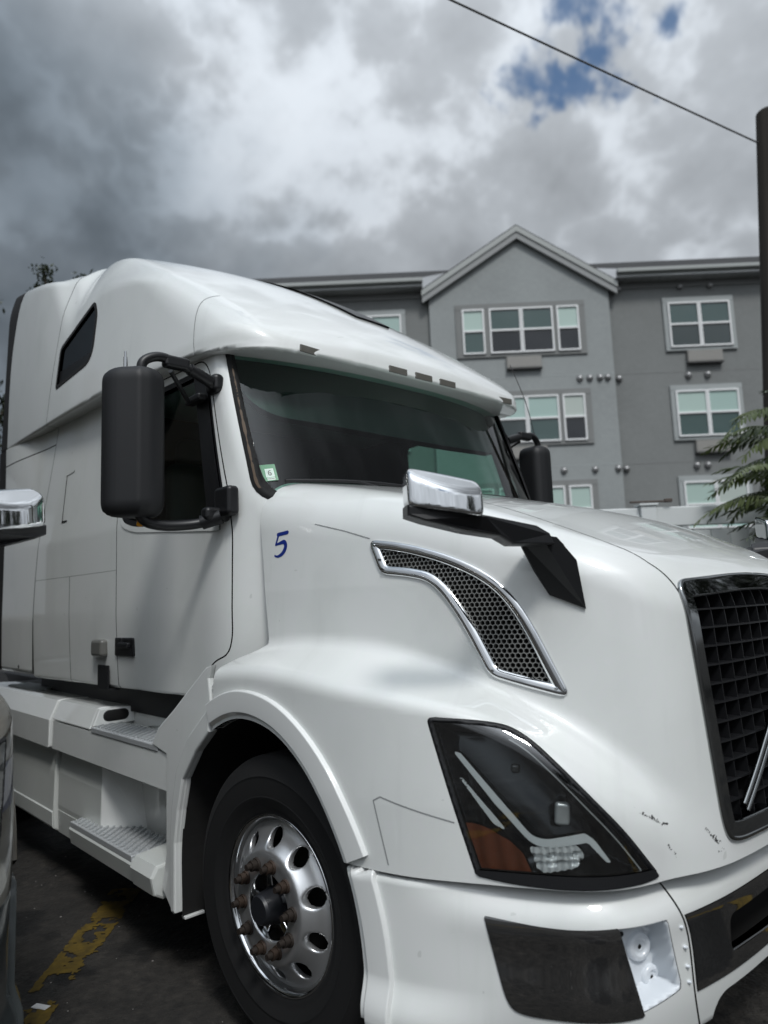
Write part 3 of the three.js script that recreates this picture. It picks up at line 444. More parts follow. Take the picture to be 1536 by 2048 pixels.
    part(bp, 'bumper_cover', skin(cuts(cut(cc, pz, false), (x, y, z) => U(x, z) - seamS.at(y) - 0.008, (x, y) => 0.647 - y, (x, y) => y - 0.442, (x, y, z) => -mouth(z, y) + 0.0), { lift: 0.004, flange: 0.03, both: true }), bright, 'polished dark centre cover with a wide slot');
    part(bp, 'slot_trim', tube([[fBumpX(0.492, 0.43), 0.492, 0.43], [fBumpX(0.487, 0.2), 0.487, 0.2], [fBumpX(0.486, 0), 0.486, 0], [fBumpX(0.487, -0.2), 0.487, -0.2], [fBumpX(0.492, -0.43), 0.492, -0.43]], 0.004, 30, 8), M.dullChrome);
    part(bp, 'bumper_back', [box(0.05, 0.30, 1.0, -0.16, 0.50, 0, 0)], M.pit);
    // empty lamp bay, pressed sheet with stamped rings
    for (const sg of [1, -1]) {
      const lb = new THREE.Group(); lb.name = 'lamp_bay'; bp.add(lb);
      const tray = skin(cut(bf, (x, y, z) => bay(U(x, z), y) + 0.02), { lift: (x, y, z) => { const d = bay(U(x, z), y); const o = -0.070 * sstep(0.003, 0.022, d) - 0.0025; return o; }, flange: 0, mirror: sg < 0 });
      part(lb, 'tray', tray, M.recess);
      for (const [s, yy, r, k] of [...RINGS.map(q => [...q, 1]), [-0.634, 0.601, 0.007, 0], [-0.627, 0.509, 0.006, 0]]) { // stamped bosses with a bolt hole, and plain holes
        let t = fendPlan.at(s); const g0 = [0, 0, 0]; grad(fBump, (s + t) * Q, yy, (t - s) * Q, 0.002, g0); const n = V(...g0), c0 = V((s + t) * Q, yy, (t - s) * Q).addScaledVector(n, -0.0735);
        const place = g => { g.applyQuaternion(new THREE.Quaternion().setFromUnitVectors(V(0, 1, 0), n)); g.translate(c0.x, c0.y, c0.z); return sg < 0 ? mirrored(g) : g; };
        if (k) part(lb, 'boss', place(new THREE.LatheGeometry([[r, -0.002], [r * 0.94, 0.006], [r * 0.86, 0.011], [r * 0.62, 0.013], [r * 0.52, 0.010], [r * 0.46, 0.005], [r * 0.26, 0.006], [r * 0.20, 0.008], [r * 0.15, 0.004]].map(q => new THREE.Vector2(...q)), 40)), M.recess);
        const h = new THREE.CylinderGeometry(k ? r * 0.16 : r, k ? r * 0.16 : r, 0.010, 18); h.translate(0, k ? 0.001 : -0.003, 0); part(lb, 'bolt_hole', place(h), M.pit);
      }
      const fl = skin(cuts(bf, (x, y, z) => U(x, z) + 0.523 + (y - 0.65) * -0.19 * -1 , (x, y, z) => seamS.at(y) - 0.006 - U(x, z), (x, y) => 0.652 - y, (x, y) => y - 0.45), { lift: -0.010, flange: 0.02, mirror: sg < 0 });
      part(lb, 'flange', fl, M.recess);
      for (const yy of [0.62, 0.565, 0.515, 0.475]) { const s = seamS.at(yy) - 0.016, t0 = fendPlan.at(s) + 0.001, x = (s + t0) * Q, z = (t0 - s) * Q; part(lb, 'clip', box(0.012, 0.006, 0.010, x, yy, z * sg, 0.002, 0.5 * sg), M.recess); }
    }
  }
  return T;
}
function fBumpX(y, z) { let a = -0.4, b = 0.3; for (let i = 0; i < 30; i++) { const c = (a + b) / 2; if (fBump(c, y, z) < 0) a = c; else b = c; } return a; }
function buildCab(T) {
  const pz = (x, y, z) => z, near = (parent, name, m, o, mat, label) => part(parent, name, skin(m, o), mat, label), twin = (parent, name, m, o, mat, label) => part(parent, name, skin(m, { ...o, both: true }), mat, label);
  let cm = cut(isoMesh(fCab, [-4.66, -1.25, 1.12, 2.93, -0.02, 1.24], 0.02), pz, false);
  cm = cut(cm, (x, y, z) => -wsO(x, y, z)); cm = cut(cm, (x, y, z) => y < 1.75 && x > -1.75 && z < 0.9 ? -1 : (x < -4.62 ? -1 : 1), false);
  const rest = cut(cm, (x, y, z) => -doorIn(x, y) - 0.0035 + (z < 0.6 ? 1 : 0));
  const P = M.paint, g = 0.0028;
  // right door
  const door = new THREE.Group(); door.name = 'door'; T.add(door);
  const dm = cuts(cm, (x, y, z) => doorIn(x, y) - 0.0035 - (z < 0.6 ? 1 : 0), (x, y) => -winIn(x, y));
  near(door, 'door_skin', dm, { flange: 0.03 }, P);
  near(door, 'window_frame', cuts(cm, (x, y, z) => 0.001 + winIn(x, y) - (z < 0.6 ? 1 : 0), (x, y) => 0.028 - winIn(x, y)), { lift: 0.002, flange: 0.02 }, M.black);
  near(door, 'window_glass', cut(cm, (x, y, z) => winIn(x, y) - 0.024 - (z < 0.6 ? 1 : 0)), { lift: -0.012, flange: 0 }, M.glass);
  near(door, 'window_post', cuts(cm, (x, y, z) => winIn(x, y) - 0.01 - (z < 0.6 ? 1 : 0), (x, y) => x - (-1.905 + (2.04 - y) * 0.30)), { lift: 0.008, flange: 0.03 }, M.satin);
  near(door, 'window_shelf', cuts(cm, (x, y, z) => 0.03 + winIn(x, y) - (z < 0.6 ? 1 : 0), (x, y) => -winIn(x, y) - 0.002, (x, y) => 2.05 - y, x => -1.80 - x), { lift: 0.004, flange: 0.01 }, P);
  { // handle in its recess
    const hz = depthAt(fCab, -2.75, 1.36, 1.3, 0.9);
    const hd = part(door, 'handle_recess', box(0.235, 0.098, 0.02, -2.745, 1.362, hz, 0.018), M.satin);
    part(hd, 'handle', [box(0.13, 0.03, 0.03, -2.72, 1.372, hz + 0.014, 0.01), box(0.03, 0.03, 0.02, -2.76, 1.395, hz + 0.012, 0.006)], M.black);
    part(T, 'side_marker', [box(0.15, 0.095, 0.05, -3.04, 1.352, hz + 0.022, 0.02)], std(0.13, 0.13, 0.12, 0.35));
    part(T, 'bracket', [box(0.15, 0.13, 0.008, -3.005, 1.195, hz + 0.012, 0.002), box(0.17, 0.008, 0.055, -2.99, 1.132, hz - 0.012, 0.002)], M.black);
  }
  // side skins of cab and sleeper, split at their seams
  const beltY = 1.772;
  near(T, 'cab_side', cut(rest, x => x + 2.4), { flange: 0.02 }, P);
  const back = cut(rest, x => -2.4 - x, false), aft = (o = 0) => (x, y) => x - seamA.at(y) - o;
  near(T, 'sleeper_side', cuts(back, (x, y) => y - beltY, aft(g)), { flange: 0.012 }, P);
  near(T, 'sleeper_side', cuts(back, (x, y) => beltY - 0.002 - y, x => x + 3.497), { flange: 0.012 }, P);
  near(T, 'luggage_door', cuts(back, (x, y) => beltY - 0.002 - y, x => -3.503 - x, aft(g)), { flange: 0.012 }, P);
  // far side, one skin with its window
  const far = cuts(cm, (x, y, z) => -winIn(x, y) + (z < 0.6 ? 1 : 0));
  part(T, 'cab_side', skin(far, { flange: 0.03, mirror: true }), P);
  part(T, 'window_glass', skin(cut(cm, (x, y, z) => winIn(x, y) - (z < 0.6 ? 1 : 0)), { lift: -0.012, flange: 0, mirror: true }), M.glass);
  // inner lining, windscreen and its rubber
  const lining = isoMesh((x, y, z) => fCab(x, y, z) + 0.045, [-4.3, -1.3, 1.16, 2.92, -0.025, 1.2], 0.04);
  twin(T, 'cab_lining', cuts(lining, pz, (x, y, z) => -wsI(x, y, z), (x, y, z) => -winIn(x, y) + (z < 0.6 ? 1 : 0)), { flange: 0.03 }, M.cabin);
  const wm = cut(isoMesh(fCab, [-2.1, -1.25, 1.94, 2.84, -0.014, 1.10], 0.014), pz, false);
  twin(T, 'windshield', cut(wm, (x, y, z) => wsI(x, y, z) + 0.012), { lift: -0.006, flange: 0 }, M.glass);
  twin(T, 'windshield_seal', cuts(wm, (x, y, z) => wsO(x, y, z), (x, y, z) => -wsI(x, y, z)), { lift: (x, y, z) => 0.002 + 0.010 * (1 - (2 * clamp(wsO(x, y, z) / 0.037, 0, 1) - 1) ** 2), flange: 0.065 }, M.rubber);
  near(T, 'seal_stain', cuts(isoMesh(fCab, [-1.95, -1.5, 2.0, 2.72, 0.9, 1.06], 0.006), (x, y, z) => 0.0025 + 0.007 * (fbm(y * 34, 2, 1, 3) - 0.35) - Math.abs(wsO(x, y, z) - 0.017), (x, y, z) => z - 0.9, (x, y) => y - 2.05, (x, y) => 2.66 - y), { lift: 0.0128, flange: 0 }, M.brown, 'rust brown smear along the rubber seal');
  const band = polyIn(roundPoly([[0.955, 2.85, 0.01], [0.955, 2.56, 0.10], [0.84, 2.43, 0.12], [0.3, 2.39, 0.2], [-0.3, 2.39, 0.2], [-0.80, 2.43, 0.12], [-0.90, 2.56, 0.10], [-0.90, 2.85, 0.01]], 0.1));
  const im = isoMesh((x, y, z) => fCab(x, y, z) + 0.07, [-2.2, -1.5, 2.3, 2.86, -1.0, 1.0], 0.025);
  near(T, 'sun_visor', cuts(im, (x, y, z) => band(z, y), x => x + 2.1), { flange: 0.04 }, M.satin);
  // cabin fittings
  part(T, 'dashboard', [box(0.75, 0.35, 1.9, -1.95, 1.80, 0, 0.06), box(0.3, 0.12, 0.7, -2.1, 2.0, -0.5, 0.05)], M.cabin);
  for (const z of [0.52, -0.52]) { const s = new THREE.Group(); s.name = 'seat'; T.add(s); part(s, 'backrest', box(0.16, 0.75, 0.5, -2.95, 2.05, z, 0.06, 0, 0, 0.12), M.cabinGrey); part(s, 'headrest', box(0.12, 0.2, 0.3, -3.05, 2.5, z, 0.05), M.cabinGrey); }
  { const w = new THREE.TorusGeometry(0.23, 0.018, 12, 40); w.rotateY(Math.PI / 2); w.rotateZ(0.9); w.translate(-2.28, 2.0, -0.52); part(T, 'steering_wheel', w, M.satin); }
  part(T, 'curtain', box(0.02, 1.6, 2.05, -3.25, 2.1, 0, 0), M.cabin);
  // wipers
  const wf = (y, z) => { let a = -2.2, b = -1; for (let i = 0; i < 26; i++) { const c = (a + b) / 2; if (fCab(c, y, z) < 0) a = c; else b = c; } return a; };
  for (const [za, zb, ya, yb] of [[0.90, 0.22, 2.085, 2.085], [0.1, -0.72, 2.06, 2.10]]) { const pts = []; for (let i = 0; i <= 8; i++) { const t = i / 8, z = lerp(za, zb, t), y = lerp(ya, yb, t) + 0.01 * Math.sin(t * 3.1); pts.push([wf(y, z) + 0.022, y, z]); } const wp = new THREE.Group(); wp.name = 'wiper'; T.add(wp); part(wp, 'blade', tube(pts, 0.008, 30, 6), M.black); part(wp, 'arm', tube([pts[4], [pts[4][0] + 0.05, pts[4][1] - 0.04, pts[4][2] - 0.15], [pts[4][0] + 0.06, 2.0, pts[4][2] - 0.35]].map(p => p), 0.009, 20, 6), M.black); }
  // permit sticker inside the glass
  {
    const cv = document.createElement('canvas'); cv.width = 128; cv.height = 128; const c = cv.getContext('2d');
    c.fillStyle = '#0c7a4a'; c.fillRect(0, 0, 128, 128); c.fillStyle = '#0a6a40'; c.fillRect(0, 0, 22, 128); c.fillStyle = '#b9cfc4'; c.fillRect(44, 34, 62, 62); c.strokeStyle = '#e8f1ec'; c.lineWidth = 3; c.strokeRect(44, 34, 62, 62); c.fillStyle = '#14201a'; c.font = 'bold 56px sans-serif'; c.textAlign = 'center'; c.fillText('6', 75, 86); c.fillStyle = '#cfe0d6'; c.fillRect(48, 102, 58, 20); c.fillStyle = '#47584e'; for (let i = 0; i < 9; i++) c.fillRect(51 + i * 6, 106, 4, 11);
    const t = new THREE.CanvasTexture(cv); t.colorSpace = THREE.SRGBColorSpace; t.anisotropy = 4;
    const A = [[2.160, 0.982], [2.168, 0.916], [2.082, 0.981], [2.092, 0.915]], q = []; for (const [y, z] of A) q.push(wf(y, z) + 0.0015, y, z);
    const gq = new THREE.BufferGeometry(); gq.setAttribute('position', new THREE.BufferAttribute(new Float32Array(q), 3)); gq.setAttribute('uv', new THREE.BufferAttribute(new Float32Array([0, 1, 1, 1, 0, 0, 1, 0]), 2)); gq.setIndex([0, 2, 1, 1, 2, 3]); gq.computeVertexNormals();
    part(T, 'permit_sticker', gq, new THREE.MeshPhysicalMaterial({ map: t, roughness: 0.35 }), 'green permit sticker with the number 6');
  }
  // roof cap
  let rm = cut(isoMesh(fCap, [-4.92, -1.45, 2.64, 4.34, -0.02, 1.27], 0.02), pz, false);
  rm = cut(rm, (x, y, z) => -sleepIn(x, y) + (z < 0.8 ? 1 : 0));
  twin(T, 'roof_fairing', cut(rm, (x, y) => x - seamA.at(y) - g), { flange: 0.015 }, P);
  near(T, 'panel_line', cut(isoMesh(fCap, [-2.08, -1.93, 2.74, 3.14, 0.95, 1.2], 0.004), (x, y) => 0.0024 - lineDist([[-1.99, 2.74], [-2.012, 2.95], [-2.02, 3.05], [-2.005, 3.10], [-1.96, 3.12]], x, y)), { lift: 0.0008, flange: 0 }, M.crease);
  const mc = rm;
  const ext = cut(mc, (x, y) => seamA.at(y) - g - x);
  const se = new THREE.Group(); se.name = 'side_extender'; T.add(se);
  twin(se, 'upper_panel', cut(ext, (x, y) => x - blackEdge.at(y)), { flange: 0.015 }, P);
  twin(se, 'rubber_edge', cut(ext, (x, y) => blackEdge.at(y) - x), { lift: -0.002, flange: 0.02 }, M.rubber);
  { // lower part of the extender, a plain bowed plate down to the deck
    const shape = []; const lo = isoMesh((x, y, z) => smax(Math.abs(z) - lerp(cabPlan.at(x) - 0.07 * Math.max(y - 2, 0), capPlan.at(x) - 0.002, sstep(-3.95, -4.75, x)) + 0.03 * Math.max(1.5 - y, 0), smax(1.165 - y, y - 2.79, 0.01), 0.01), [-4.92, -3.80, 1.12, 2.82, 0.9, 1.26], 0.025);
    const lp = cut(cut(lo, (x, y) => seamA.at(y) - g - x), (x, y, z) => z - 1.06);
    const seamY = x => 2.655 + 0.02 * (x + 4.3); for (const [up, k] of [[1, 0.05], [-1, 0.05]]) twin(se, up > 0 ? 'middle_panel' : 'lower_panel', cuts(lp, (x, y) => x - blackEdge.at(y), (x, y) => up * (y - seamY(x)) - 0.004), { flange: k }, P);
    twin(se, 'rubber_edge', cut(lp, (x, y) => blackEdge.at(y) - x), { lift: -0.002, flange: 0.02 }, M.rubber);
    for (const [x, y] of [[-4.66, 1.215], [-4.35, 1.205], [-4.63, 1.52]]) part(se, 'bolt', rod([x, y, 1.17], [x, y, 1.19], 0.012, 10), M.black);
  }
  // sleeper window, right side
  const sw = new THREE.Group(); sw.name = 'sleeper_window'; T.add(sw);
  const wmm = isoMesh(fCap, [-3.85, -3.1, 2.98, 3.5, 1.0, 1.25], 0.01);
  twin(sw, 'window_frame', cuts(wmm, (x, y) => sleepIn(x, y) + 0.002, (x, y) => 0.022 - sleepIn(x, y)), { lift: 0.003, flange: 0.02 }, M.rubber);
  twin(sw, 'window_glass', cut(wmm, (x, y) => sleepIn(x, y) - 0.02), { lift: -0.008, flange: 0 }, M.tint);
  twin(sw, 'window_bar', cuts(wmm, (x, y) => sleepIn(x, y) - 0.02, (x, y) => 0.055 - (y - 3.05 - (x + 3.77) * -0.0)), { lift: -0.006, flange: 0 }, M.satin);
  const inner = isoMesh((x, y, z) => fCap(x, y, z) + 0.06, [-4.6, -2.3, 2.9, 4.1, 0.5, 1.2], 0.06); twin(T, 'cab_lining', cut(inner, (x, y, z) => z - 0.55), { flange: 0 }, M.pit);
  // roof lamps on the visor lip
  for (const z of [0.723, 0.187, 0, -0.187, -0.723]) {
    let a = -2, b = -1; for (let i = 0; i < 26; i++) { const c = (a + b) / 2; if (fCap(c, 2.722, z) < 0) a = c; else b = c; }
    const ml = part(T, 'marker_lamp', box(0.010, 0.034, 0.125, a + 0.001, 2.722, z, 0.003, z > 0.5 ? 0.07 : z < -0.5 ? -0.07 : 0), M.marker);
  }
  // dark skylight strip along the roof's crown
  const sk = cut(isoMesh(fCap, [-3.5, -1.7, 2.9, 4.1, -0.5, 0.5], 0.03), (x, y, z) => 0.13 - Math.abs(z + 0.10));
  near(T, 'skylight', cut(sk, x => -2.05 - x), { lift: 0.012, flange: 0.02 }, M.satin);
  // pressed outline on the sleeper side
  { const lm = isoMesh(fCab, [-3.75, -3.4, 1.95, 2.5, 1.0, 1.2], 0.006), f = (a, b) => cut(lm, (x, y) => 0.005 - lineDist([a, b], x, y)); near(T, 'pressed_edge', f([-3.64, 2.42], [-3.53, 2.43]), { lift: 0.003, flange: 0.004 }, P); near(T, 'pressed_edge', f([-3.64, 2.42], [-3.655, 2.12]), { lift: 0.004, flange: 0.004 }, P); near(T, 'pressed_edge', f([-3.655, 2.12], [-3.58, 2.12]), { lift: 0.003, flange: 0.004 }, M.black); }
}
function buildChassis(T) {
  const P = M.paint, F = M.fiber;
  const prism = (pts, a, b, axis = 'x', bev = 0.006, hole) => { // outline drawn in (z, y) swept along x, or in (x, y) swept along z
    const sh = new THREE.Shape(pts.map(p => new THREE.Vector2(p[0], p[1]))); if (hole) sh.holes.push(new THREE.Path(hole.map(p => new THREE.Vector2(p[0], p[1]))));
    const g = new THREE.ExtrudeGeometry(sh, { depth: Math.abs(b - a) - 2 * bev, bevelEnabled: bev > 0, bevelSize: bev, bevelThickness: bev, bevelOffset: -bev, bevelSegments: 2, curveSegments: 8 });
    g.translate(0, 0, Math.min(a, b) + bev); if (axis === 'x') { g.rotateY(Math.PI / 2); g.scale(1, 1, -1); const i = g.attributes.position; g.computeVertexNormals(); flip(g); } return g;
  };
  const flip = g => { for (const k of Object.keys(g.attributes)) { const A = g.attributes[k], S = A.itemSize; for (let t = 0; t < A.count; t += 3) for (let c = 0; c < S; c++) { const i = (t + 1) * S + c, j = (t + 2) * S + c, v = A.array[i]; A.array[i] = A.array[j]; A.array[j] = v; } } g.computeVertexNormals(); };
  for (const sg of [1, -1]) {
    const put = (parent, name, geo, mat, label) => { let g = Array.isArray(geo) ? join(geo) : (geo.index ? geo.toNonIndexed() : geo); if (sg < 0) g = mirrored(g); return part(parent, name, g, mat, label); };
    const S = new THREE.Group(); S.name = 'side_fairing'; T.add(S);
    // rear section: deck, upper band, lower skirt, valance
    put(S, 'upper_skirt', prism([[0.95, 1.030], [1.13, 1.040], [1.175, 1.035], [1.222, 0.925], [1.225, 0.768], [1.12, 0.768], [1.12, 0.9], [0.95, 0.9]], -5.3, -3.585, 'x', 0.008), P);
    put(S, 'lower_skirt', prism([[1.10, 0.745], [1.165, 0.745], [1.178, 0.62], [1.185, 0.40], [1.180, 0.295], [1.13, 0.262], [1.08, 0.29]], -5.3, -3.60, 'x', 0.008), F);
    put(S, 'valance_edge', prism([[1.184, 0.396], [1.192, 0.39], [1.189, 0.31], [1.183, 0.30]], -5.3, -3.60, 'x', 0), F);
    // front section with the steps
    put(S, 'upper_skirt', prism([[0.95, 1.028], [1.13, 1.040], [1.165, 1.035], [1.208, 0.935], [1.208, 0.93], [0.95, 0.93]], -3.568, -2.975, 'x', 0.008), P);
    put(S, 'upper_skirt', prism([[0.98, 0.915], [1.208, 0.922], [1.212, 0.765], [1.10, 0.755], [0.98, 0.88]], -3.568, -2.04, 'x', 0.008), P);
    put(S, 'lower_skirt', prism([[1.10, 0.745], [1.15, 0.745], [1.168, 0.62], [1.172, 0.44], [1.165, 0.36], [1.08, 0.30]], -3.568, -2.90, 'x', 0.008), F);
    put(S, 'lower_valance', prism([[1.05, 0.41], [1.172, 0.41], [1.165, 0.285], [1.10, 0.25], [1.05, 0.3]], -3.568, -2.04, 'x', 0.01), F);
    // upper step: recess wall with its lamp, tread, back
    const us = new THREE.Group(); us.name = 'upper_step'; S.add(us);
    const wallA = new THREE.BufferGeometry(); 
    put(us, 'recess_wall', prism([[0.97, 1.03], [1.165, 1.032], [1.200, 0.945], [0.97, 0.945]], -2.985, -2.95, 'x', 0.006), P);
    { const o = new THREE.CapsuleGeometry(0.027, 0.075, 6, 14); o.scale(0.35, 1, 1); o.rotateX(Math.PI / 2); o.translate(-2.95, 0.992, 1.075); put(us, 'step_lamp', o, M.pit); const r = new THREE.CapsuleGeometry(0.034, 0.08, 6, 14); r.scale(0.22, 1, 1); r.rotateX(Math.PI / 2); r.translate(-2.953, 0.992, 1.075); put(us, 'lamp_gasket', r, M.black); }
    put(us, 'recess_back', [box(1.1, 0.24, 0.03, -2.45, 1.02, 0.955, 0.01), box(0.95, 0.02, 0.22, -2.48, 0.925, 1.07, 0.004), box(0.30, 0.10, 0.012, -2.62, 1.0, 0.975, 0.006, 0, 0, 0.1)], P);
    put(us, 'tread_plate', [box(0.80, 0.028, 0.17, -2.545, 0.932, 1.128, 0.005)], M.tread);
    const ticks = (x0, x1, z0, z1, y, list) => { let r = 0; for (let z = z0; z <= z1; z += 0.026, r++) for (let x = x0 + (r % 2) * 0.025; x < x1; x += 0.05) list.push(box(0.012, 0.012, 0.026, x, y, z, 0, 0.6)); return list; };
    { const o = put(us, 'tread_grip', ticks(-2.93, -2.16, 1.06, 1.205, 0.949, []), M.tread); o.userData.kind = 'stuff'; }
    // lower step: splayed recess, box and tread
    const ls = new THREE.Group(); ls.name = 'lower_step'; S.add(ls);
    put(ls, 'recess_back', [box(0.75, 0.36, 0.02, -2.42, 0.585, 1.0, 0.004)], P);
    { const g = new THREE.BufferGeometry(), a = [[-2.90, 0.765, 1.166], [-2.90, 0.44, 1.170], [-2.70, 0.44, 1.01], [-2.80, 0.765, 1.01], [-2.90, 0.765, 1.02]]; const v = [0, 1, 2, 0, 2, 3, 0, 3, 4].flatMap(i => a[i]); g.setAttribute('position', new THREE.BufferAttribute(new Float32Array(v), 3)); g.computeVertexNormals(); put(ls, 'recess_side', g, P); }
    { const g = new THREE.BufferGeometry(), a = [[-2.06, 0.765, 1.20], [-2.06, 0.40, 1.20], [-2.20, 0.40, 1.01], [-2.20, 0.765, 1.01]]; const v = [0, 2, 1, 0, 3, 2].flatMap(i => a[i]); g.setAttribute('position', new THREE.BufferAttribute(new Float32Array(v), 3)); g.computeVertexNormals(); put(ls, 'recess_side', g, P); }
    put(ls, 'step_box', prism([[1.0, 0.425], [1.235, 0.425], [1.248, 0.40], [1.235, 0.325], [1.20, 0.305], [1.0, 0.34]], -3.16, -2.12, 'x', 0.012), F);
    put(ls, 'step_end', prism([[1.02, 0.47], [1.232, 0.445], [1.258, 0.40], [1.242, 0.325], [1.20, 0.30], [1.02, 0.34]], -2.335, -2.105, 'x', 0.012), F);
    put(ls, 'tread_plate', [box(0.80, 0.03, 0.215, -2.745, 0.424, 1.136, 0.005)], M.tread);
    { const o = put(ls, 'tread_grip', ticks(-3.12, -2.37, 1.04, 1.235, 0.443, []), M.tread); o.userData.kind = 'stuff'; }
    // quarter panel between step and wheel
    const q = [[-2.194, 0.947], [-2.132, 1.024], [-1.971, 1.122], [-1.824, 1.220], [-1.690, 1.308], [-1.645, 1.318], [-1.668, 1.265], [-1.648, 1.16], [-1.636, 1.062], [-1.757, 0.968], [-1.862, 0.845], [-1.905, 0.713], [-1.934, 0.576], [-1.938, 0.30], [-1.985, 0.278], [-2.09, 0.36], [-2.05, 0.50], [-2.05, 0.747], [-2.05, 0.92]];
    put(S, 'quarter_panel', prism(q, 1.188, 1.216, 'z', 0.007), P);
    const rim = [[-1.640, 1.155], [-1.639, 1.060], [-1.757, 0.966], [-1.864, 0.845], [-1.907, 0.713], [-1.936, 0.576], [-1.938, 0.30], [-1.975, 0.295], [-1.985, 0.58], [-1.965, 0.73], [-1.925, 0.875], [-1.82, 1.02]];
    put(S, 'arch_flare', prism(rim, 1.205, 1.232, 'z', 0.008), P);
    put(S, 'skirt_bracket', [box(0.03, 0.012, 0.09, -1.93, 0.276, 1.15, 0.003), box(0.012, 0.07, 0.04, -1.64, 1.22, 1.175, 0.003), box(0.06, 0.02, 0.03, -1.625, 1.245, 1.195, 0.004, 0, 0, 0.7)], P);
    // dark frame behind the skirts
    put(S, 'frame_cover', [box(2.6, 0.16, 0.02, -3.2, 1.08, 0.985, 0.004), box(3.2, 0.5, 0.1, -3.4, 0.6, 0.88, 0)], M.black);
    put(S, 'rear_tread', ticks(-4.85, -4.25, 0.98, 1.13, 1.044, []), M.tread).userData.kind = 'stuff';
    // wheel house
    { const prof = archPts.filter(p => p[1] > 0.25 && p[1] < 1.5).map(p => [p[0], p[1]]), v = []; const off = 0.0; for (let i = 0; i + 1 < prof.length; i++) { const [a, b] = [prof[i], prof[i + 1]]; v.push(a[0], a[1], 1.20, b[0], b[1], 1.20, b[0], b[1], 0.55, a[0], a[1], 1.20, b[0], b[1], 0.55, a[0], a[1], 0.55); } const g = new THREE.BufferGeometry(); g.setAttribute('position', new THREE.BufferAttribute(new Float32Array(v), 3)); g.computeVertexNormals(); const o = put(T, 'wheel_house', join([g, box(1.6, 1.2, 0.02, -1.3, 0.75, 0.56, 0)]), M.pit); }
    // front wheel, steered a little
    const W = new THREE.Group(); W.name = 'front_wheel'; W.position.set(-1.27, 0.5, 1.17 * sg); W.rotation.y = sg > 0 ? 0.063 : Math.PI + 0.063; T.add(W); buildWheel(W);
    // cab mirror
    const mir = new THREE.Group(); mir.name = 'side_mirror'; T.add(mir);
    const mp = polyIn(roundPoly([[-1.805, 1.325, 0.05], [-1.772, 1.405, 0.02], [-1.780, 1.462, 0.008], [-1.868, 1.552, 0.045], [-1.955, 1.555, 0.02], [-1.955, 1.325, 0.02]], 0.03));
    const fm = (x, y, z) => smax(-mp(x, z), Math.abs(y - 2.252) - 0.322, 0.07);
    put(mir, 'mirror_housing', skin(isoMesh(fm, [-2.0, -1.74, 1.9, 2.64, 1.28, 1.60], 0.012), { flange: 0 }), M.black);
    put(mir, 'mirror_glass', box(0.004, 0.54, 0.19, -1.957, 2.236, 1.44, 0.001), M.chrome);
    put(mir, 'upper_arm', [tube([[-1.85, 2.52, 1.42], [-1.85, 2.60, 1.415], [-1.845, 2.637, 1.35], [-1.845, 2.622, 1.25], [-1.85, 2.585, 1.14], [-1.87, 2.56, 1.07]], 0.021, 50, 14), box(0.05, 0.055, 0.12, -1.848, 2.625, 1.265, 0.015), rod([-1.848, 2.61, 1.20], [-1.86, 2.575, 1.09], 0.027, 16), rod([-1.89, 2.60, 1.27], [-1.99, 2.50, 1.13], 0.011, 10), box(0.14, 0.035, 0.05, -2.0, 2.525, 1.09, 0.012)], M.satin);
    put(mir, 'upper_mount', box(0.10, 0.09, 0.06, -1.885, 2.575, 1.055, 0.025), M.satin);
    put(mir, 'lower_arm', [tube([[-1.85, 1.96, 1.44], [-1.85, 1.915, 1.40], [-1.845, 1.90, 1.33], [-1.82, 1.905, 1.22], [-1.775, 1.925, 1.12]], 0.022, 50, 14), rod([-1.80, 1.915, 1.17], [-1.745, 1.94, 1.105], 0.032, 16)], M.satin);
    put(mir, 'lower_mount', [box(0.13, 0.13, 0.06, -1.735, 2.005, 1.085, 0.02), box(0.06, 0.06, 0.16, -1.77, 1.95, 1.10, 0.02)], M.satin);
    put(mir, 'mirror_lamp', rod([-1.90, 1.93, 1.40], [-1.885, 1.905, 1.41], 0.014, 16), std(0.75, 0.33, 0.02, 0.3));
    put(mir, 'aerial_stub', [rod([-1.90, 2.58, 1.47], [-1.90, 2.625, 1.47], 0.009, 10), rod([-1.90, 2.625, 1.47], [-1.90, 2.65, 1.47], 0.006, 10)], M.dullChrome);
    // mirror on the hood
    const hm = new THREE.Group(); hm.name = 'hood_mirror'; T.add(hm);
    const c = [-0.335, 1.862, 1.195], a = 0.98, ux = -Math.cos(a), uz = Math.sin(a), nx = uz, nz = -ux; // u: outward along the head, n: towards the front
    const loc = (x, y, z) => [(x - c[0]) * ux + (z - c[2]) * uz - 0.016, y - c[1], (x - c[0]) * nx + (z - c[2]) * nz];
    const fh = (x, y, z) => { const [u, v, w] = loc(x, y, z); const top = v - 0.050 + 0.20 * (0.09 - u) + 0.25 * u * u, bot = -0.066 - 0.157 * (0.104 - u) - v, face = w - 0.058 + 1.6 * u * u + 0.10 * v, bev = (w - 0.040 + 1.15 * (v - 0.022 + 0.22 * (0.09 - u))) * 0.66;
      return smax(smax(smax(Math.abs(u) - 0.105 + 0.10 * Math.max(v, 0), smax(bot, top, 0.008), 0.022), smax(smax(face, bev, 0.012), -w - 0.045, 0.01), 0.012), -1, 0.001); };
    const hb = [c[0] - 0.22, c[0] + 0.22, c[1] - 0.16, c[1] + 0.14, c[2] - 0.22, c[2] + 0.22];
    put(hm, 'mirror_shell', skin(cut(isoMesh(fh, hb, 0.006), (x, y, z) => loc(x, y, z)[2] + 0.036), { flange: 0 }), M.chrome);
    put(hm, 'mirror_glass', skin(cut(isoMesh((x, y, z) => fh(x, y, z) + 0.004, hb, 0.012), (x, y, z) => -0.030 - loc(x, y, z)[2]), { flange: 0 }), std(0.02, 0.05, 0.045, 0.05, 0, { clearcoat: 1 }));
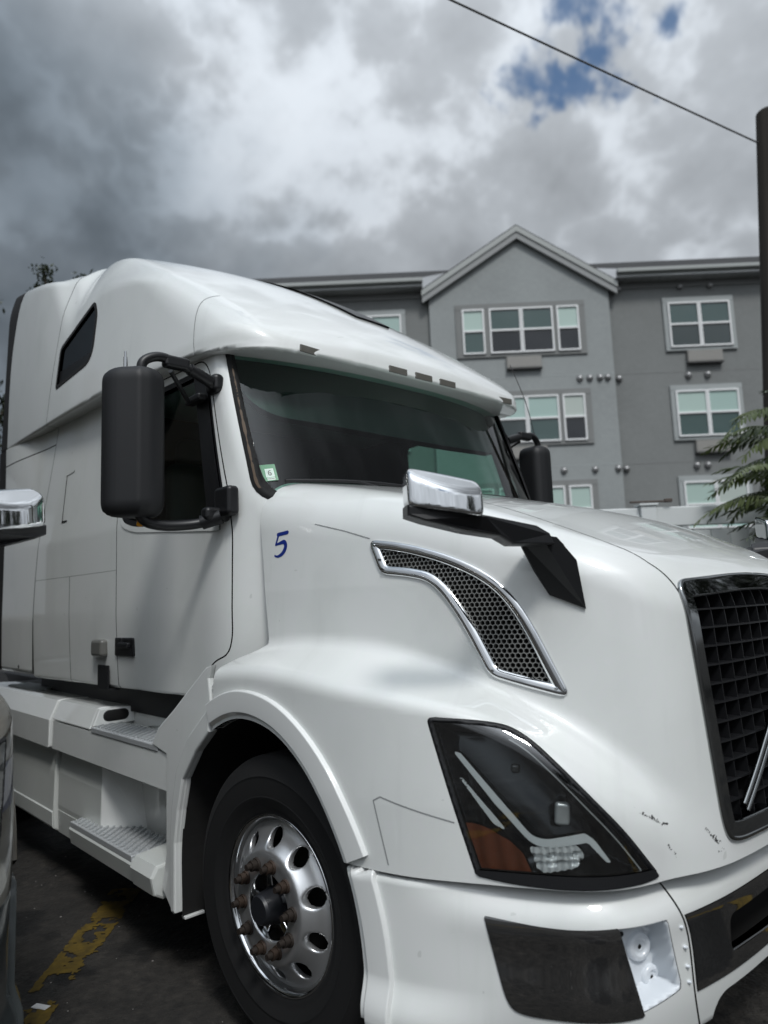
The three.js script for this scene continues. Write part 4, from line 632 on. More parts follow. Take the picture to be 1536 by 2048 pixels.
    const away = V(c[0] - 0.995, c[1] - 1.542, c[2] - 2.658).normalize(), W3 = (u, v, w) => { const k = 0.13 * sstep(-0.03, -0.29, u); return [c[0] + u * ux + w * nx + away.x * k, c[1] + v + away.y * k, c[2] + u * uz + w * nz + away.z * k]; };
    // arm: a flat beam under the head, then a broad blade down to the hood
    const beam = (() => { const A = [[0.118, -0.066], [0.118, -0.086], [0.075, -0.101], [-0.036, -0.130], [-0.135, -0.150], [-0.175, -0.176], [-0.30, -0.185], [-0.288, -0.160], [-0.25, -0.137], [-0.094, -0.099]], sh = new THREE.Shape(A.map(p => new THREE.Vector2(p[0], p[1]))); const g = new THREE.ExtrudeGeometry(sh, { depth: 0.07, bevelEnabled: true, bevelSize: 0.006, bevelThickness: 0.012, bevelSegments: 3 }); g.translate(0, 0, -0.035); const p = g.attributes.position; for (let i = 0; i < p.count; i++) { const q = W3(p.getX(i), p.getY(i), p.getZ(i)); p.setXYZ(i, ...q); } flip(g); return g; })();
    put(hm, 'mirror_arm', beam, M.satin);
    const poly3 = (pts, faces) => { const g = new THREE.BufferGeometry(); g.setAttribute('position', new THREE.BufferAttribute(new Float32Array(faces.flatMap(f => f.slice(2).flatMap((_, i) => [pts[f[0]], pts[f[i + 1]], pts[f[i + 2]]].flat()))), 3)); g.computeVertexNormals(); return g; };
    // blade: front edge, ridge and rear edge
    const bl = [[-0.340, 1.735, 0.90], [-0.252, 1.725, 0.890], [-0.224, 1.716, 0.845], [-0.200, 1.646, 0.785], [-0.207, 1.500, 0.742], [-0.298, 1.545, 0.795], [-0.335, 1.624, 0.82], [-0.36, 1.70, 0.80], [-0.27, 1.70, 0.74], [-0.25, 1.50, 0.70], [-0.35, 1.56, 0.75]];
    put(hm, 'mirror_foot', poly3(bl, [[0, 6, 5, 4, 1], [1, 4, 3, 2], [2, 3, 4, 9, 8], [0, 7, 10, 5, 6], [0, 1, 2, 8, 7]]), M.black);
  }
  // whip aerial on the far mirror
  part(T, 'aerial', tube([[-1.86, 2.60, -1.42], [-1.92, 2.9, -1.41], [-2.02, 3.2, -1.39]], 0.0028, 20, 6), M.satin);
  part(T, 'cowl', box(0.25, 0.05, 1.9, -1.62, 1.985, 0, 0.02), M.black);
  part(T, 'frame_rail', [box(6.6, 0.28, 0.09, -4.3, 0.82, 0.43, 0.005), box(6.6, 0.28, 0.09, -4.3, 0.82, -0.43, 0.005), box(1.2, 0.7, 1.1, -0.8, 1.1, 0, 0.02), box(0.3, 0.12, 1.9, -1.27, 0.46, 0, 0.02)], M.black);
  for (const x of [-5.6, -6.95]) for (const sg of [1, -1]) { const W = new THREE.Group(); W.name = 'rear_wheel'; W.position.set(x, 0.5, 0.93 * sg); T.add(W); const t = new THREE.CylinderGeometry(0.505, 0.505, 0.6, 40); t.rotateX(Math.PI / 2); part(W, 'tyre', t, M.rubber); }
}
function buildWheel(W) { // axis along z, outside towards +z
  const lathe = (p, n = 96) => { const g = new THREE.LatheGeometry(p.map(q => new THREE.Vector2(q[0], q[1])), n); g.rotateX(Math.PI / 2); g.scale(1, 1, 1); return g; };
  const side = [[0.285, -0.24], [0.285, -0.03], [0.292, -0.008], [0.300, -0.002], [0.312, 0.006], [0.318, 0.004], [0.332, 0.012], [0.36, 0.024], [0.365, 0.0245], [0.367, 0.022], [0.40, 0.027], [0.43, 0.024], [0.433, 0.0265], [0.437, 0.0265], [0.44, 0.022], [0.468, 0.010], [0.488, -0.004], [0.498, -0.014], [0.505, -0.03], [0.505, -0.06], [0.498, -0.062], [0.498, -0.07], [0.506, -0.072], [0.506, -0.12], [0.498, -0.122], [0.498, -0.13], [0.506, -0.132], [0.506, -0.18], [0.498, -0.182], [0.498, -0.19], [0.505, -0.192], [0.503, -0.235], [0.49, -0.26], [0.46, -0.275], [0.40, -0.29], [0.31, -0.265], [0.285, -0.25]];
  part(W, 'tyre', lathe(side.map(p => [p[0], p[1]])), M.rubber);
  const prof = new Spline([[0.10, 0.040], [0.125, 0.040], [0.15, 0.041], [0.168, 0.042], [0.180, 0.038], [0.195, 0.024], [0.215, 0.006], [0.24, -0.010], [0.258, -0.022], [0.275, -0.030], [0.30, -0.036]]);
  const disc = (x, y, z) => { const r = Math.hypot(x, y), t = prof.at(r), s = 1 / Math.sqrt(1 + prof.d * prof.d); let f = Math.abs((z - t + 0.012) * s) - 0.012; f = smax(f, r - 0.279, 0.006); f = smax(f, 0.1105 - r, 0.008); const a = Math.atan2(y, x), k = Math.round(a / (Math.PI / 5) - 0.5) + 0.5, ca = k * Math.PI / 5, hx = x - 0.223 * Math.cos(ca), hy = y - 0.223 * Math.sin(ca); return smax(f, 0.0315 - Math.hypot(hx, hy), 0.008); };
  const rim = part(W, 'rim', skin(isoMesh(disc, [-0.29, 0.29, -0.29, 0.29, -0.07, 0.07], 0.0062), { flange: 0 }), M.alu);
  part(rim, 'rim_lip', lathe([[0.272, -0.20], [0.277, -0.10], [0.276, -0.03], [0.279, -0.016], [0.286, -0.006], [0.292, 0.001], [0.298, 0.002], [0.302, -0.002], [0.302, -0.012], [0.296, -0.02]], 128), std(0.66, 0.67, 0.68, 0.1, 1));
  part(rim, 'rim_bore', lathe([[0.112, 0.036], [0.106, 0.03], [0.105, -0.06]], 64), M.dullChrome);
  const hex = (r, h) => { const g = new THREE.CylinderGeometry(r, r, h, 6); g.rotateX(Math.PI / 2); return g; }, R = mulberry(11);
  for (let k = 0; k < 10; k++) {
    const a = (k + 0.15) * Math.PI / 5, x = 0.1429 * Math.cos(a), y = 0.1429 * Math.sin(a), n = new THREE.Group(); n.name = 'lug_nut'; W.add(n); n.position.set(x, y, 0.040); n.rotation.z = R() * 2; n.scale.set(1.18, 1.18, 0.95);
    const fl = new THREE.CylinderGeometry(0.0185, 0.0205, 0.008, 24); fl.rotateX(Math.PI / 2); fl.translate(0, 0, 0.006);
    const b = hex(0.0165, 0.022); b.translate(0, 0, 0.020); const st = new THREE.CylinderGeometry(0.009, 0.0105, 0.022, 16); st.rotateX(Math.PI / 2); st.translate(0, 0, 0.040);
    part(n, 'nut', [fl, b], k % 3 ? M.rust : M.rustDark); part(n, 'stud', st, M.rustDark);
  }
  const hub = new THREE.Group(); hub.name = 'hub'; W.add(hub);
  const cyl = (r1, r2, h, z) => { const g = new THREE.CylinderGeometry(r1, r2, h, 40); g.rotateX(Math.PI / 2); g.translate(0, 0, z); return g; };
  part(hub, 'hub_cap', [cyl(0.052, 0.06, 0.07, 0.035), cyl(0.045, 0.052, 0.012, 0.074), cyl(0.066, 0.068, 0.02, 0.0)], std(0.014, 0.015, 0.018, 0.4));
  part(hub, 'hub_plate', cyl(0.106, 0.106, 0.02, -0.04), M.rustDark);
  for (let k = 0; k < 5; k++) { const a = k * Math.PI * 2 / 5 + 0.5; part(hub, 'hub_lug', box(0.042, 0.03, 0.05, 0.083 * Math.cos(a), 0.083 * Math.sin(a), -0.005, 0.006, 0, 0, a), M.dullChrome); }
  part(hub, 'brake_drum', cyl(0.20, 0.20, 0.1, -0.16), M.pit);
}
const truck = buildTruck(); buildCab(truck); buildChassis(truck);
{ // the next truck along: same make, champagne paint with a blue band, only its left corner and hood mirror in view
  const N = truck.clone(); N.name = numbered('semi_truck'); N.position.set(-0.80, 0, 3.17); N.userData = { label: 'tan truck with blue band parked alongside, only its corner and chrome mirror showing at left', category: 'truck' }; scene.add(N);
  const tan = std(0.11, 0.095, 0.072, 0.4, 0, { clearcoat: 1, clearcoatRoughness: 0.06 }), grey = std(0.06, 0.07, 0.072, 0.35, 0, { clearcoat: 1, clearcoatRoughness: 0.1 });
  N.children.filter(o => o.name === 'hood_mirror')[1].position.z = 0.15; const drop = [N.children.filter(o => o.name === 'side_mirror')[1]]; N.traverse(o => { if (o.isMesh && o.material === M.paint) o.material = o.parent.name === 'bumper' ? grey : tan; if (['number_decal', 'scuff_marks', 'permit_sticker', 'seal_stain', 'aerial'].includes(o.name)) drop.push(o); }); drop.forEach(o => o.parent.remove(o));
  const bm2 = isoMesh(fHood, [-1.6, -0.2, 0.75, 1.3, 0.8, 1.3], 0.02), hoodN = N.children.find(o => o.name === 'hood');
  part(hoodN, 'blue_band', skin(cuts(bm2, (x, y) => y - 1.0, (x, y) => 1.13 - y, (x, y) => -archIn(x, y) - 0.11, (x, y, z) => -lampIn(x, y, z)), { lift: 0.001, flange: 0.002, both: true }), std(0.01, 0.015, 0.07, 0.35, 0, { clearcoat: 1 }), 'dark blue band along the fender');
}

// ------------------------------------------------------------------ ground and markings
const asphaltTex = noiseTex(1024, (u, v) => {
  const a = tile(u, v, 60, 3.3, 3), b = tile(u, v, 9, 7.7, 4), c = tile(u, v, 3, 1.2, 4), st = sstep(0.52, 0.57, tile(u, v, 5, 4.9, 5));
  const g = (0.145 + 0.19 * (a - 0.5) + 0.12 * (b - 0.5) + 0.06 * (c - 0.5)) * (1 - 0.7 * st) + (a > 0.80 ? 0.10 : 0); return [g * 1.06, g, g * 0.92];
}, true);
const asphaltBump = noiseTex(1024, (u, v) => tile(u, v, 110, 2.1, 3)), asphaltRough = noiseTex(512, (u, v) => 0.95 - 0.25 * sstep(0.5, 0.68, tile(u, v, 6, 4.9, 5)));
for (const t of [asphaltTex, asphaltBump, asphaltRough]) t.repeat.set(0.5, 0.5);
{
  const g = new THREE.PlaneGeometry(500, 500, 1, 1); g.rotateX(-Math.PI / 2); const uv = g.attributes.uv; for (let i = 0; i < uv.count; i++) uv.setXY(i, uv.getX(i) * 500, uv.getY(i) * 500);
  struct('ground', g, new THREE.MeshStandardMaterial({ map: asphaltTex, bumpMap: asphaltBump, bumpScale: 0.012, roughnessMap: asphaltRough, roughness: 1 }));
}
// worn yellow bay lines, broken up where the paint has gone
function bayLine(x0, z0, x1, z1, w, seed, name, label, group) {
  const L = Math.hypot(x1 - x0, z1 - z0), n = Math.ceil(L / 0.012), m = 16, dx = (x1 - x0) / L, dz = (z1 - z0) / L, v = [], uv = [];
  for (let i = 0; i < n; i++) for (let j = 0; j < m; j++) {
    const s = (i + 0.5) / n * L, q = ((j + 0.5) / m - 0.5) * w, e = Math.abs((j + 0.5) / m - 0.5) * 2;
    if (fbm(s * 7, q * 9, seed, 3) + 0.22 * (vnoise(s * 60, q * 60, seed) - 0.5) > 0.635 - 0.14 * e ** 4 - 0.06 * vnoise(s * 1.3, 2, seed)) continue;
    const c = (a, b) => { const S = a / n * L, T = (b / m - 0.5) * w * (1 + 0.1 * (vnoise(S * 9, b * 2.3, seed) - 0.5)), k = 0.012; const jx = k * (vnoise(a * 3.1, b * 3.7, seed) - 0.5), jz = k * (vnoise(a * 2.7, b * 3.3, seed + 4) - 0.5); return [x0 + dx * S - dz * T + jx, 0.004, z0 + dz * S + dx * T + jz]; };
    const A = c(i, j), B = c(i + 1, j), C = c(i + 1, j + 1), D = c(i, j + 1); v.push(...A, ...C, ...B, ...A, ...D, ...C); for (const p of [A, C, B, A, D, C]) uv.push(p[0] * 0.9, p[2] * 0.9);
  }
  const g = new THREE.BufferGeometry(); g.setAttribute('position', new THREE.BufferAttribute(new Float32Array(v), 3)); g.setAttribute('uv', new THREE.BufferAttribute(new Float32Array(uv), 2)); g.computeVertexNormals();
  const o = struct(name, g, yellow); o.userData.label = label; return o;
}
const yellowTex = noiseTex(256, (u, v) => { const a = tile(u, v, 40, 6.6, 3), b = tile(u, v, 7, 2.8, 4), q = 0.55 + 0.5 * (a - 0.5) + 0.5 * (b - 0.5); return [0.62 * q, 0.50 * q, 0.10 * q]; }, true);
const yellow = new THREE.MeshStandardMaterial({ map: yellowTex, roughness: 0.9 });
bayLine(-3.16, 0.92, 1.66, 4.83, 0.17, 3.7, 'road_marking', 'worn yellow bay line running out from under the white truck steps');
bayLine(-0.65, -1.95, 2.6, 0.72, 0.13, 5.1, 'road_marking_001', 'worn yellow bay line in front of the truck bumper');
{ // bits of litter and pale stones on the tarmac
  const R = mulberry(77), list = []; for (let i = 0; i < 260; i++) { const x = -4 + R() * 6, z = 0.9 + R() * 2.6, r = 0.002 + R() * R() * 0.005; const g = new THREE.IcosahedronGeometry(r, 0); g.scale(1, 0.6, 1); g.translate(x, r * 0.4, z); list.push(g); }
  const o = part(scene, 'gravel', list, std(0.20, 0.19, 0.18, 0.9)); o.userData.kind = 'stuff'; o.userData.label = 'pale grit scattered on the dark tarmac';
  const b = part(scene, 'litter', box(0.07, 0.004, 0.03, -2.22, 0.004, 1.66, 0.001, 0.5), std(0.6, 0.6, 0.6, 0.6)); b.userData = { label: 'scrap of white litter on the tarmac beside the yellow line', category: 'litter' };
}

// ------------------------------------------------------------------ grey apartment building; its own frame: u along the wall, v up, w out of the wall
function frameGroup(o, c, beta) { o.position.set(...c); o.rotation.y = -beta; return o; }
const BETA = -46.7 * RAD;
const stucco = (r, g, b) => std(r, g, b, 0.9, 0, { bumpMap: stuccoBump, bumpScale: 0.004, map: stuccoTint });
const stuccoBump = noiseTex(256, (u, v) => tile(u, v, 40, 1.1, 3)), stuccoTint = noiseTex(256, (u, v) => 0.93 + 0.12 * (tile(u, v, 3, 9.1, 5) - 0.5) + 0.05 * (tile(u, v, 40, 4.1, 2) - 0.5), true);
for (const t of [stuccoBump, stuccoTint]) t.repeat.set(0.25, 0.25);
{
  const B = thing('apartment_building', 'grey stucco apartment building with a gabled centre bay and white windows', 'building'); frameGroup(B, [-16.1836, 0, -13.0833], BETA);
  const light = stucco(0.37, 0.395, 0.395), darkW = stucco(0.25, 0.262, 0.258), trimL = stucco(0.43, 0.46, 0.46), trimD = stucco(0.27, 0.278, 0.274);
  const white = std(0.82, 0.83, 0.83, 0.4), gutter = std(0.36, 0.38, 0.37, 0.45), soffit = std(0.30, 0.31, 0.31, 0.7), shingle = std(0.022, 0.022, 0.023, 0.9);
  const pane = std(0.05, 0.09, 0.085, 0.03, 0, { clearcoat: 1 }), blind = std(0.36, 0.50, 0.46, 0.6, 0, { clearcoat: 1, clearcoatRoughness: 0.03 }), dusk = std(0.012, 0.014, 0.018, 0.05, 0, { clearcoat: 0.6 });
  const uvBox = (w, h, d, x, y, z) => { const g = new THREE.BoxGeometry(w, h, d); g.translate(x, y, z); const p = g.attributes.position, n = g.attributes.normal, uv = g.attributes.uv; for (let i = 0; i < p.count; i++) uv.setXY(i, Math.abs(n.getX(i)) > 0.5 ? p.getZ(i) : p.getX(i), p.getY(i)); return g; };
  const EAVE = 12.0;
  // walls: two darker wings and the paler bay standing 0.35 m proud
  const WB = 0.0, WW = -0.02;
  part(B, 'wing_wall', uvBox(9.8, EAVE, 9.6, -3.1, EAVE / 2, WW - 4.8), darkW, 'darker grey left wing wall');
  part(B, 'wing_wall', uvBox(14, EAVE, 9.6, 14.88, EAVE / 2, WW - 4.8), darkW, 'darker grey right wing wall');
  { const sh = new THREE.Shape([[1.80, 0], [7.87, 0], [7.87, 11.95], [4.87, 13.92], [1.80, 11.95]].map(p => new THREE.Vector2(...p))); const g = new THREE.ExtrudeGeometry(sh, { depth: 9.0, bevelEnabled: false }); g.translate(0, 0, -8.85); part(B, 'bay_wall', g, light, 'paler grey gabled bay wall'); }
  // gable roof, rake boards, eaves
  const roofSide = (s) => { const a = [4.87, 14.30], b = [4.87 + s * 3.42, 12.06], g = []; const sh = new THREE.Shape(); const L = Math.hypot(b[0] - a[0], b[1] - a[1]), nx = (a[1] - b[1]) / L * s, ny = Math.abs(b[0] - a[0]) / L; return { a, b, nx, ny }; };
  const beam = (pts, z0, z1) => { const sh = new THREE.Shape(pts.map(p => new THREE.Vector2(...p))); const g = new THREE.ExtrudeGeometry(sh, { depth: z1 - z0, bevelEnabled: false }); g.translate(0, 0, z0); return g; };
  for (const s of [-1, 1]) {
    const e = s < 0 ? 1.55 : 8.15, f = (x, o) => [x, 14.24 - Math.abs(x - 4.87) * 0.655 - 0.13 + o];
    part(B, 'rake_board', beam([f(4.87, 0), f(e, 0), f(e, -0.20), f(4.87, -0.20)], 0.30, 0.36), gutter);
    part(B, 'rake_board', beam([f(4.87, -0.20), f(e + s * -0.02, -0.20), f(e + s * -0.02, -0.44), f(4.87, -0.44)], 0.26, 0.32), soffit);
    part(B, 'gable_soffit', beam([f(4.87, -0.30), f(e, -0.30), f(e, -0.34), f(4.87, -0.34)], 0.0, 0.27), soffit);
    part(B, 'gable_roof', beam([f(4.87, 0.04), f(e, 0.04), f(e, 0.0), f(4.87, 0.0)], -9, 0.35), shingle);
  }
  const eave = (x0, x1) => {
    const w = x1 - x0, c = (x0 + x1) / 2;
    part(B, 'gutter', [box(w, 0.13, 0.14, c, 12.235, 0.52, 0.02), box(w, 0.16, 0.03, c, 12.17, 0.435, 0.004)], gutter);
    part(B, 'eave_soffit', box(w, 0.03, 0.46, c, 12.06, 0.21, 0.002), soffit);
    for (let x = x0 + 0.15; x < x1; x += 0.30) part(B, 'soffit_panel', box(0.27, 0.02, 0.40, x, 12.035, 0.21, 0.004), soffit);
    x0 = x0 > 5 ? 6.2 : x0; x1 = x1 < 5 ? 3.5 : x1; const g = new THREE.BufferGeometry(), a0 = x0 > 5 ? 8.12 : x0, a1 = x1 < 5 ? 1.58 : x1, v = [[a0, 12.30, 0.55], [a1, 12.30, 0.55], [x1, 14.95, -4.5], [x0, 14.95, -4.5]]; g.setAttribute('position', new THREE.BufferAttribute(new Float32Array([0, 1, 2, 0, 2, 3].flatMap(i => v[i])), 3)); g.computeVertexNormals(); part(B, 'main_roof', g, shingle);
    part(B, 'frieze', box(w, 0.22, 0.03, c, 11.92, 0.005, 0.004), trimD);
  };
  eave(-8, 1.60); eave(8.10, 22);
  // windows: frame, mullions, panes, surround band
  const sash = (o, x0, x1, y0, y1, top, bot) => { // one double-hung sash pair
    const f = 0.055, c = (x0 + x1) / 2, m = (y0 + y1) / 2 + 0.02;
    part(o, 'frame', [box(x1 - x0, f, 0.07, c, y1 - f / 2, 0.075, 0.006), box(x1 - x0, f, 0.07, c, y0 + f / 2, 0.075, 0.006), box(f, y1 - y0, 0.07, x0 + f / 2, (y0 + y1) / 2, 0.077, 0.006), box(f, y1 - y0, 0.07, x1 - f / 2, (y0 + y1) / 2, 0.077, 0.006), box(x1 - x0 - 2 * f, 0.065, 0.06, c, m, 0.072, 0.006)], white);
    part(o, 'pane', box(x1 - x0 - 2 * f, y1 - m - f, 0.012, c, (y1 + m) / 2 - 0.01, 0.055, 0), top); part(o, 'pane', box(x1 - x0 - 2 * f, m - y0 - f, 0.012, c, (m + y0) / 2 + 0.01, 0.045, 0), bot);
  };
  const win = (spans, y0, y1, bx0, bx1, tr, tops, bots) => { const o = new THREE.Group(); o.name = 'window'; B.add(o); const c = (bx0 + bx1) / 2; part(o, 'surround', [box(bx1 - bx0, 0.19, 0.05, c, y1 + 0.10, 0.025, 0.005), box(bx1 - bx0, 0.11, 0.06, c, y0 - 0.06, 0.03, 0.005), box(spans[0][0] - bx0, y1 - y0, 0.05, (spans[0][0] + bx0) / 2, (y0 + y1) / 2, 0.025, 0.005), box(bx1 - spans[spans.length - 1][1], y1 - y0, 0.05, (bx1 + spans[spans.length - 1][1]) / 2, (y0 + y1) / 2, 0.025, 0.005)], tr); for (let i = 0; i + 1 < spans.length; i++) if (spans[i + 1][0] - spans[i][1] > 0.03) part(o, 'surround', box(spans[i + 1][0] - spans[i][1], y1 - y0, 0.05, (spans[i + 1][0] + spans[i][1]) / 2, (y0 + y1) / 2, 0.025, 0.003), tr); spans.forEach((s, i) => sash(o, s[0], s[1], y0, y1, vary(tops[i]), vary(bots[i]))); return o; };
  const ac = (x, y) => { const o = new THREE.Group(); o.name = 'wall_unit'; B.add(o); part(o, 'case', box(1.16, 0.42, 0.14, x, y, 0.07, 0.012), std(0.26, 0.255, 0.24, 0.6)); const g = []; for (let i = 0; i < 26; i++) g.push(box(0.028, 0.33, 0.012, x - 0.53 + i * 0.0424, y + 0.02, 0.144, 0)); part(o, 'louvre', g, std(0.34, 0.33, 0.31, 0.6)).userData.kind = 'stuff'; part(o, 'lip', box(1.18, 0.05, 0.17, x, y - 0.205, 0.085, 0.006), std(0.05, 0.05, 0.05, 0.7)); };
  const vent = (x, y) => { const o = new THREE.Group(); o.name = 'wall_vent'; B.add(o); const c = new THREE.SphereGeometry(0.10, 18, 12, 0, Math.PI * 2, 0, Math.PI / 2); c.rotateX(Math.PI / 2); c.scale(1, 1, 1.1); c.translate(x, y, 0.02); part(o, 'hood', c, std(0.42, 0.42, 0.42, 0.35, 0.6)); const r = new THREE.TorusGeometry(0.105, 0.012, 8, 24); r.translate(x, y, 0.012); part(o, 'flange', r, std(0.12, 0.12, 0.12, 0.6)); };
  const R = mulberry(21), shades = [blind, std(0.42, 0.55, 0.50, 0.6, 0, { clearcoat: 1, clearcoatRoughness: 0.03 }), std(0.28, 0.42, 0.39, 0.6, 0, { clearcoat: 1, clearcoatRoughness: 0.03 }), std(0.46, 0.52, 0.48, 0.7, 0, { clearcoat: 1, clearcoatRoughness: 0.05 })], deep = [dusk, dusk, pane, std(0.03, 0.045, 0.045, 0.05, 0, { clearcoat: 1 })];
  const vary = m => m === blind ? shades[(R() * 4) | 0] : m === dusk ? deep[(R() * 4) | 0] : m;
  for (let k = 0; k < 4; k++) {
    const y0 = 9.66 - 3.07 * k, y1 = y0 + 1.57; if (y0 < 0.3) break;
    const b = (i) => (k === 0 ? [blind, pane, pane, blind][i] : blind);
    win([[2.88, 3.62], [3.79, 4.855], [4.87, 5.93], [6.06, 6.80]], y0, y1, 2.66, 7.02, trimD, [b(0), b(1), b(2), b(3)], k === 0 ? [pane, dusk, dusk, dusk] : k === 1 ? [dusk, dusk, dusk, dusk] : [blind, blind, blind, blind]);
    win([[9.85, 10.885], [10.895, 11.93]], y0, y1, 9.70, 12.08, trimL, k === 0 ? [pane, pane] : [blind, blind], k === 0 ? [dusk, dusk] : k === 1 ? [pane, pane] : [blind, blind]);
    win([[15.85, 16.885], [16.895, 17.93]], y0, y1, 15.70, 18.08, trimL, [blind, pane], [pane, dusk]);
    win([[-1.25, -0.215], [-0.205, 0.83]], y0, y1, -1.40, 0.98, trimL, [blind, blind], [pane, dusk]);
    ac(4.87, y0 - 0.36); ac(10.94, y0 - 0.36); ac(16.9, y0 - 0.36); ac(-0.2, y0 - 0.36);
    const vy = y0 - 0.96; if (k === 0) [6.70, 7.03, 7.37, 7.63].forEach(x => vent(x, vy)); else [5.96, 6.98, 7.74].forEach(x => vent(x, vy - 0.02));
    vent(10.37, vy); vent(11.01 - (k ? 0.28 : 0), vy); vent(8.05, vy - 0.02);
    for (const [x0, x1] of [[1.80, 7.87]]) part(B, 'joint_strip', box(x1 - x0 - 0.02, 0.03, 0.006, (x0 + x1) / 2, y0 - 0.82, 0.151, 0), trimL);
    part(B, 'joint_strip', box(13.9, 0.03, 0.006, 14.9, y0 - 0.82, -0.018, 0), trimD);
    
  }
  for (const x of [8.25, 10.33, 11.35]) { const o = new THREE.Group(); o.name = 'eave_lamp'; B.add(o); part(o, 'head', [box(0.12, 0.10, 0.14, x, 11.78, 0.08, 0.02)], std(0.3, 0.3, 0.3, 0.5)); part(o, 'base', box(0.16, 0.14, 0.03, x, 11.80, 0.012, 0.005), std(0.12, 0.12, 0.12, 0.6)); }
  // the bay stands proud: shift everything on it forward
  B.traverse(o => { if (o.parent === B && ['window', 'wall_unit', 'wall_vent'].includes(o.name)) { const bb = new THREE.Box3(); o.traverse(c => { if (c.isMesh) { c.geometry.computeBoundingBox(); bb.union(c.geometry.boundingBox); } }); const cx = (bb.min.x + bb.max.x) / 2; if (cx > 1.9 && cx < 7.86) o.position.z = 0.148; } });
}
// ------------------------------------------------------------------ white vinyl fence between truck and building
{
  const Fn = thing('vinyl_fence', 'white vinyl privacy fence with wide boards in front of the grey building', 'fence'); frameGroup(Fn, [-4.166, 0, -2.071], BETA);
  const vy = std(0.66, 0.69, 0.69, 0.42), H = 2.37, u0 = 0.70, u1 = 9.6;
  for (const u of [0.65, 2.58, 4.51, 6.44, 8.37]) { const p = part(Fn, 'post', box(0.15, H + 0.02, 0.15, u, H / 2, 0, 0.008), vy); part(p, 'post_cap', [box(0.18, 0.02, 0.18, u, H + 0.02, 0, 0.004)], vy); }
  for (let k = 0; k < 4; k++) { const a = 0.65 + k * 1.93 + 0.075, b = a + 1.78, c = (a + b) / 2; part(Fn, 'rail', box(1.78, 0.19, 0.06, c, H - 0.10, 0, 0.012), vy); part(Fn, 'rail', box(1.78, 0.19, 0.06, c, 0.16, 0, 0.012), vy); const n = 10; for (let i = 0; i < n; i++) part(Fn, 'board', box(1.78 / n - 0.006, H - 0.45, 0.028, a + (i + 0.5) * 1.78 / n, H / 2 - 0.02, 0, 0.006), vy); }
  part(Fn, 'bracket', [box(0.34, 0.018, 0.03, 2.58, H + 0.05, 0.05, 0.004), box(0.07, 0.035, 0.05, 2.78, H + 0.055, 0.05, 0.006)], std(0.10, 0.08, 0.07, 0.7, 0.3));
}
// ------------------------------------------------------------------ wooden pole and its cable
{
  const top = [-1.96, 7.95, -7.43], low = [-2.36, -0.2, -6.98]; // leaning a little
  const Pn = thing('utility_pole', 'round-topped wooden utility pole at the right edge in front of the building', 'utility pole', [0, 0, 0]);
  const woodTex = noiseTex(256, (u, v) => { const q = 0.5 + 0.5 * (tile(u, v * 0.1, 30, 4, 4) - 0.5) * 2; return [0.20 * q + 0.11, 0.185 * q + 0.10, 0.165 * q + 0.09]; }, true);
  const g = rod(low, top, 0.19, 28, 0.145); part(Pn, 'shaft', g, new THREE.MeshStandardMaterial({ map: woodTex, roughness: 0.95, bumpMap: woodTex, bumpScale: 0.01 }));
  const cap = new THREE.SphereGeometry(0.146, 24, 10, 0, Math.PI * 2, 0, Math.PI / 2); cap.scale(1, 0.5, 1); cap.translate(...top); part(Pn, 'pole_top', cap, std(0.05, 0.047, 0.042, 0.95));
  part(Pn, 'cable_hook', [rod([-2.08, 7.50, -7.30], [-2.0, 7.52, -7.38], 0.02, 10)], std(0.1, 0.1, 0.1, 0.6, 0.6));
  const Cn = part(scene, 'overhead_cable', (() => { const a = V(-2.07, 7.53, -7.31), b = V(-3.22, 7.65, -2.5), d = b.clone().sub(a), pts = []; for (let i = 0; i <= 12; i++) { const t = i / 12 * 5; const p = a.clone().addScaledVector(d, t); p.y -= 0.06 * t * (1 - t / 5) * 1.0; pts.push(p.toArray()); } return tube(pts, 0.011, 120, 8); })(), std(0.09, 0.09, 0.09, 0.6));
  Cn.userData = { label: 'thin dark overhead cable running from the wooden pole across the sky', category: 'cable' };
}
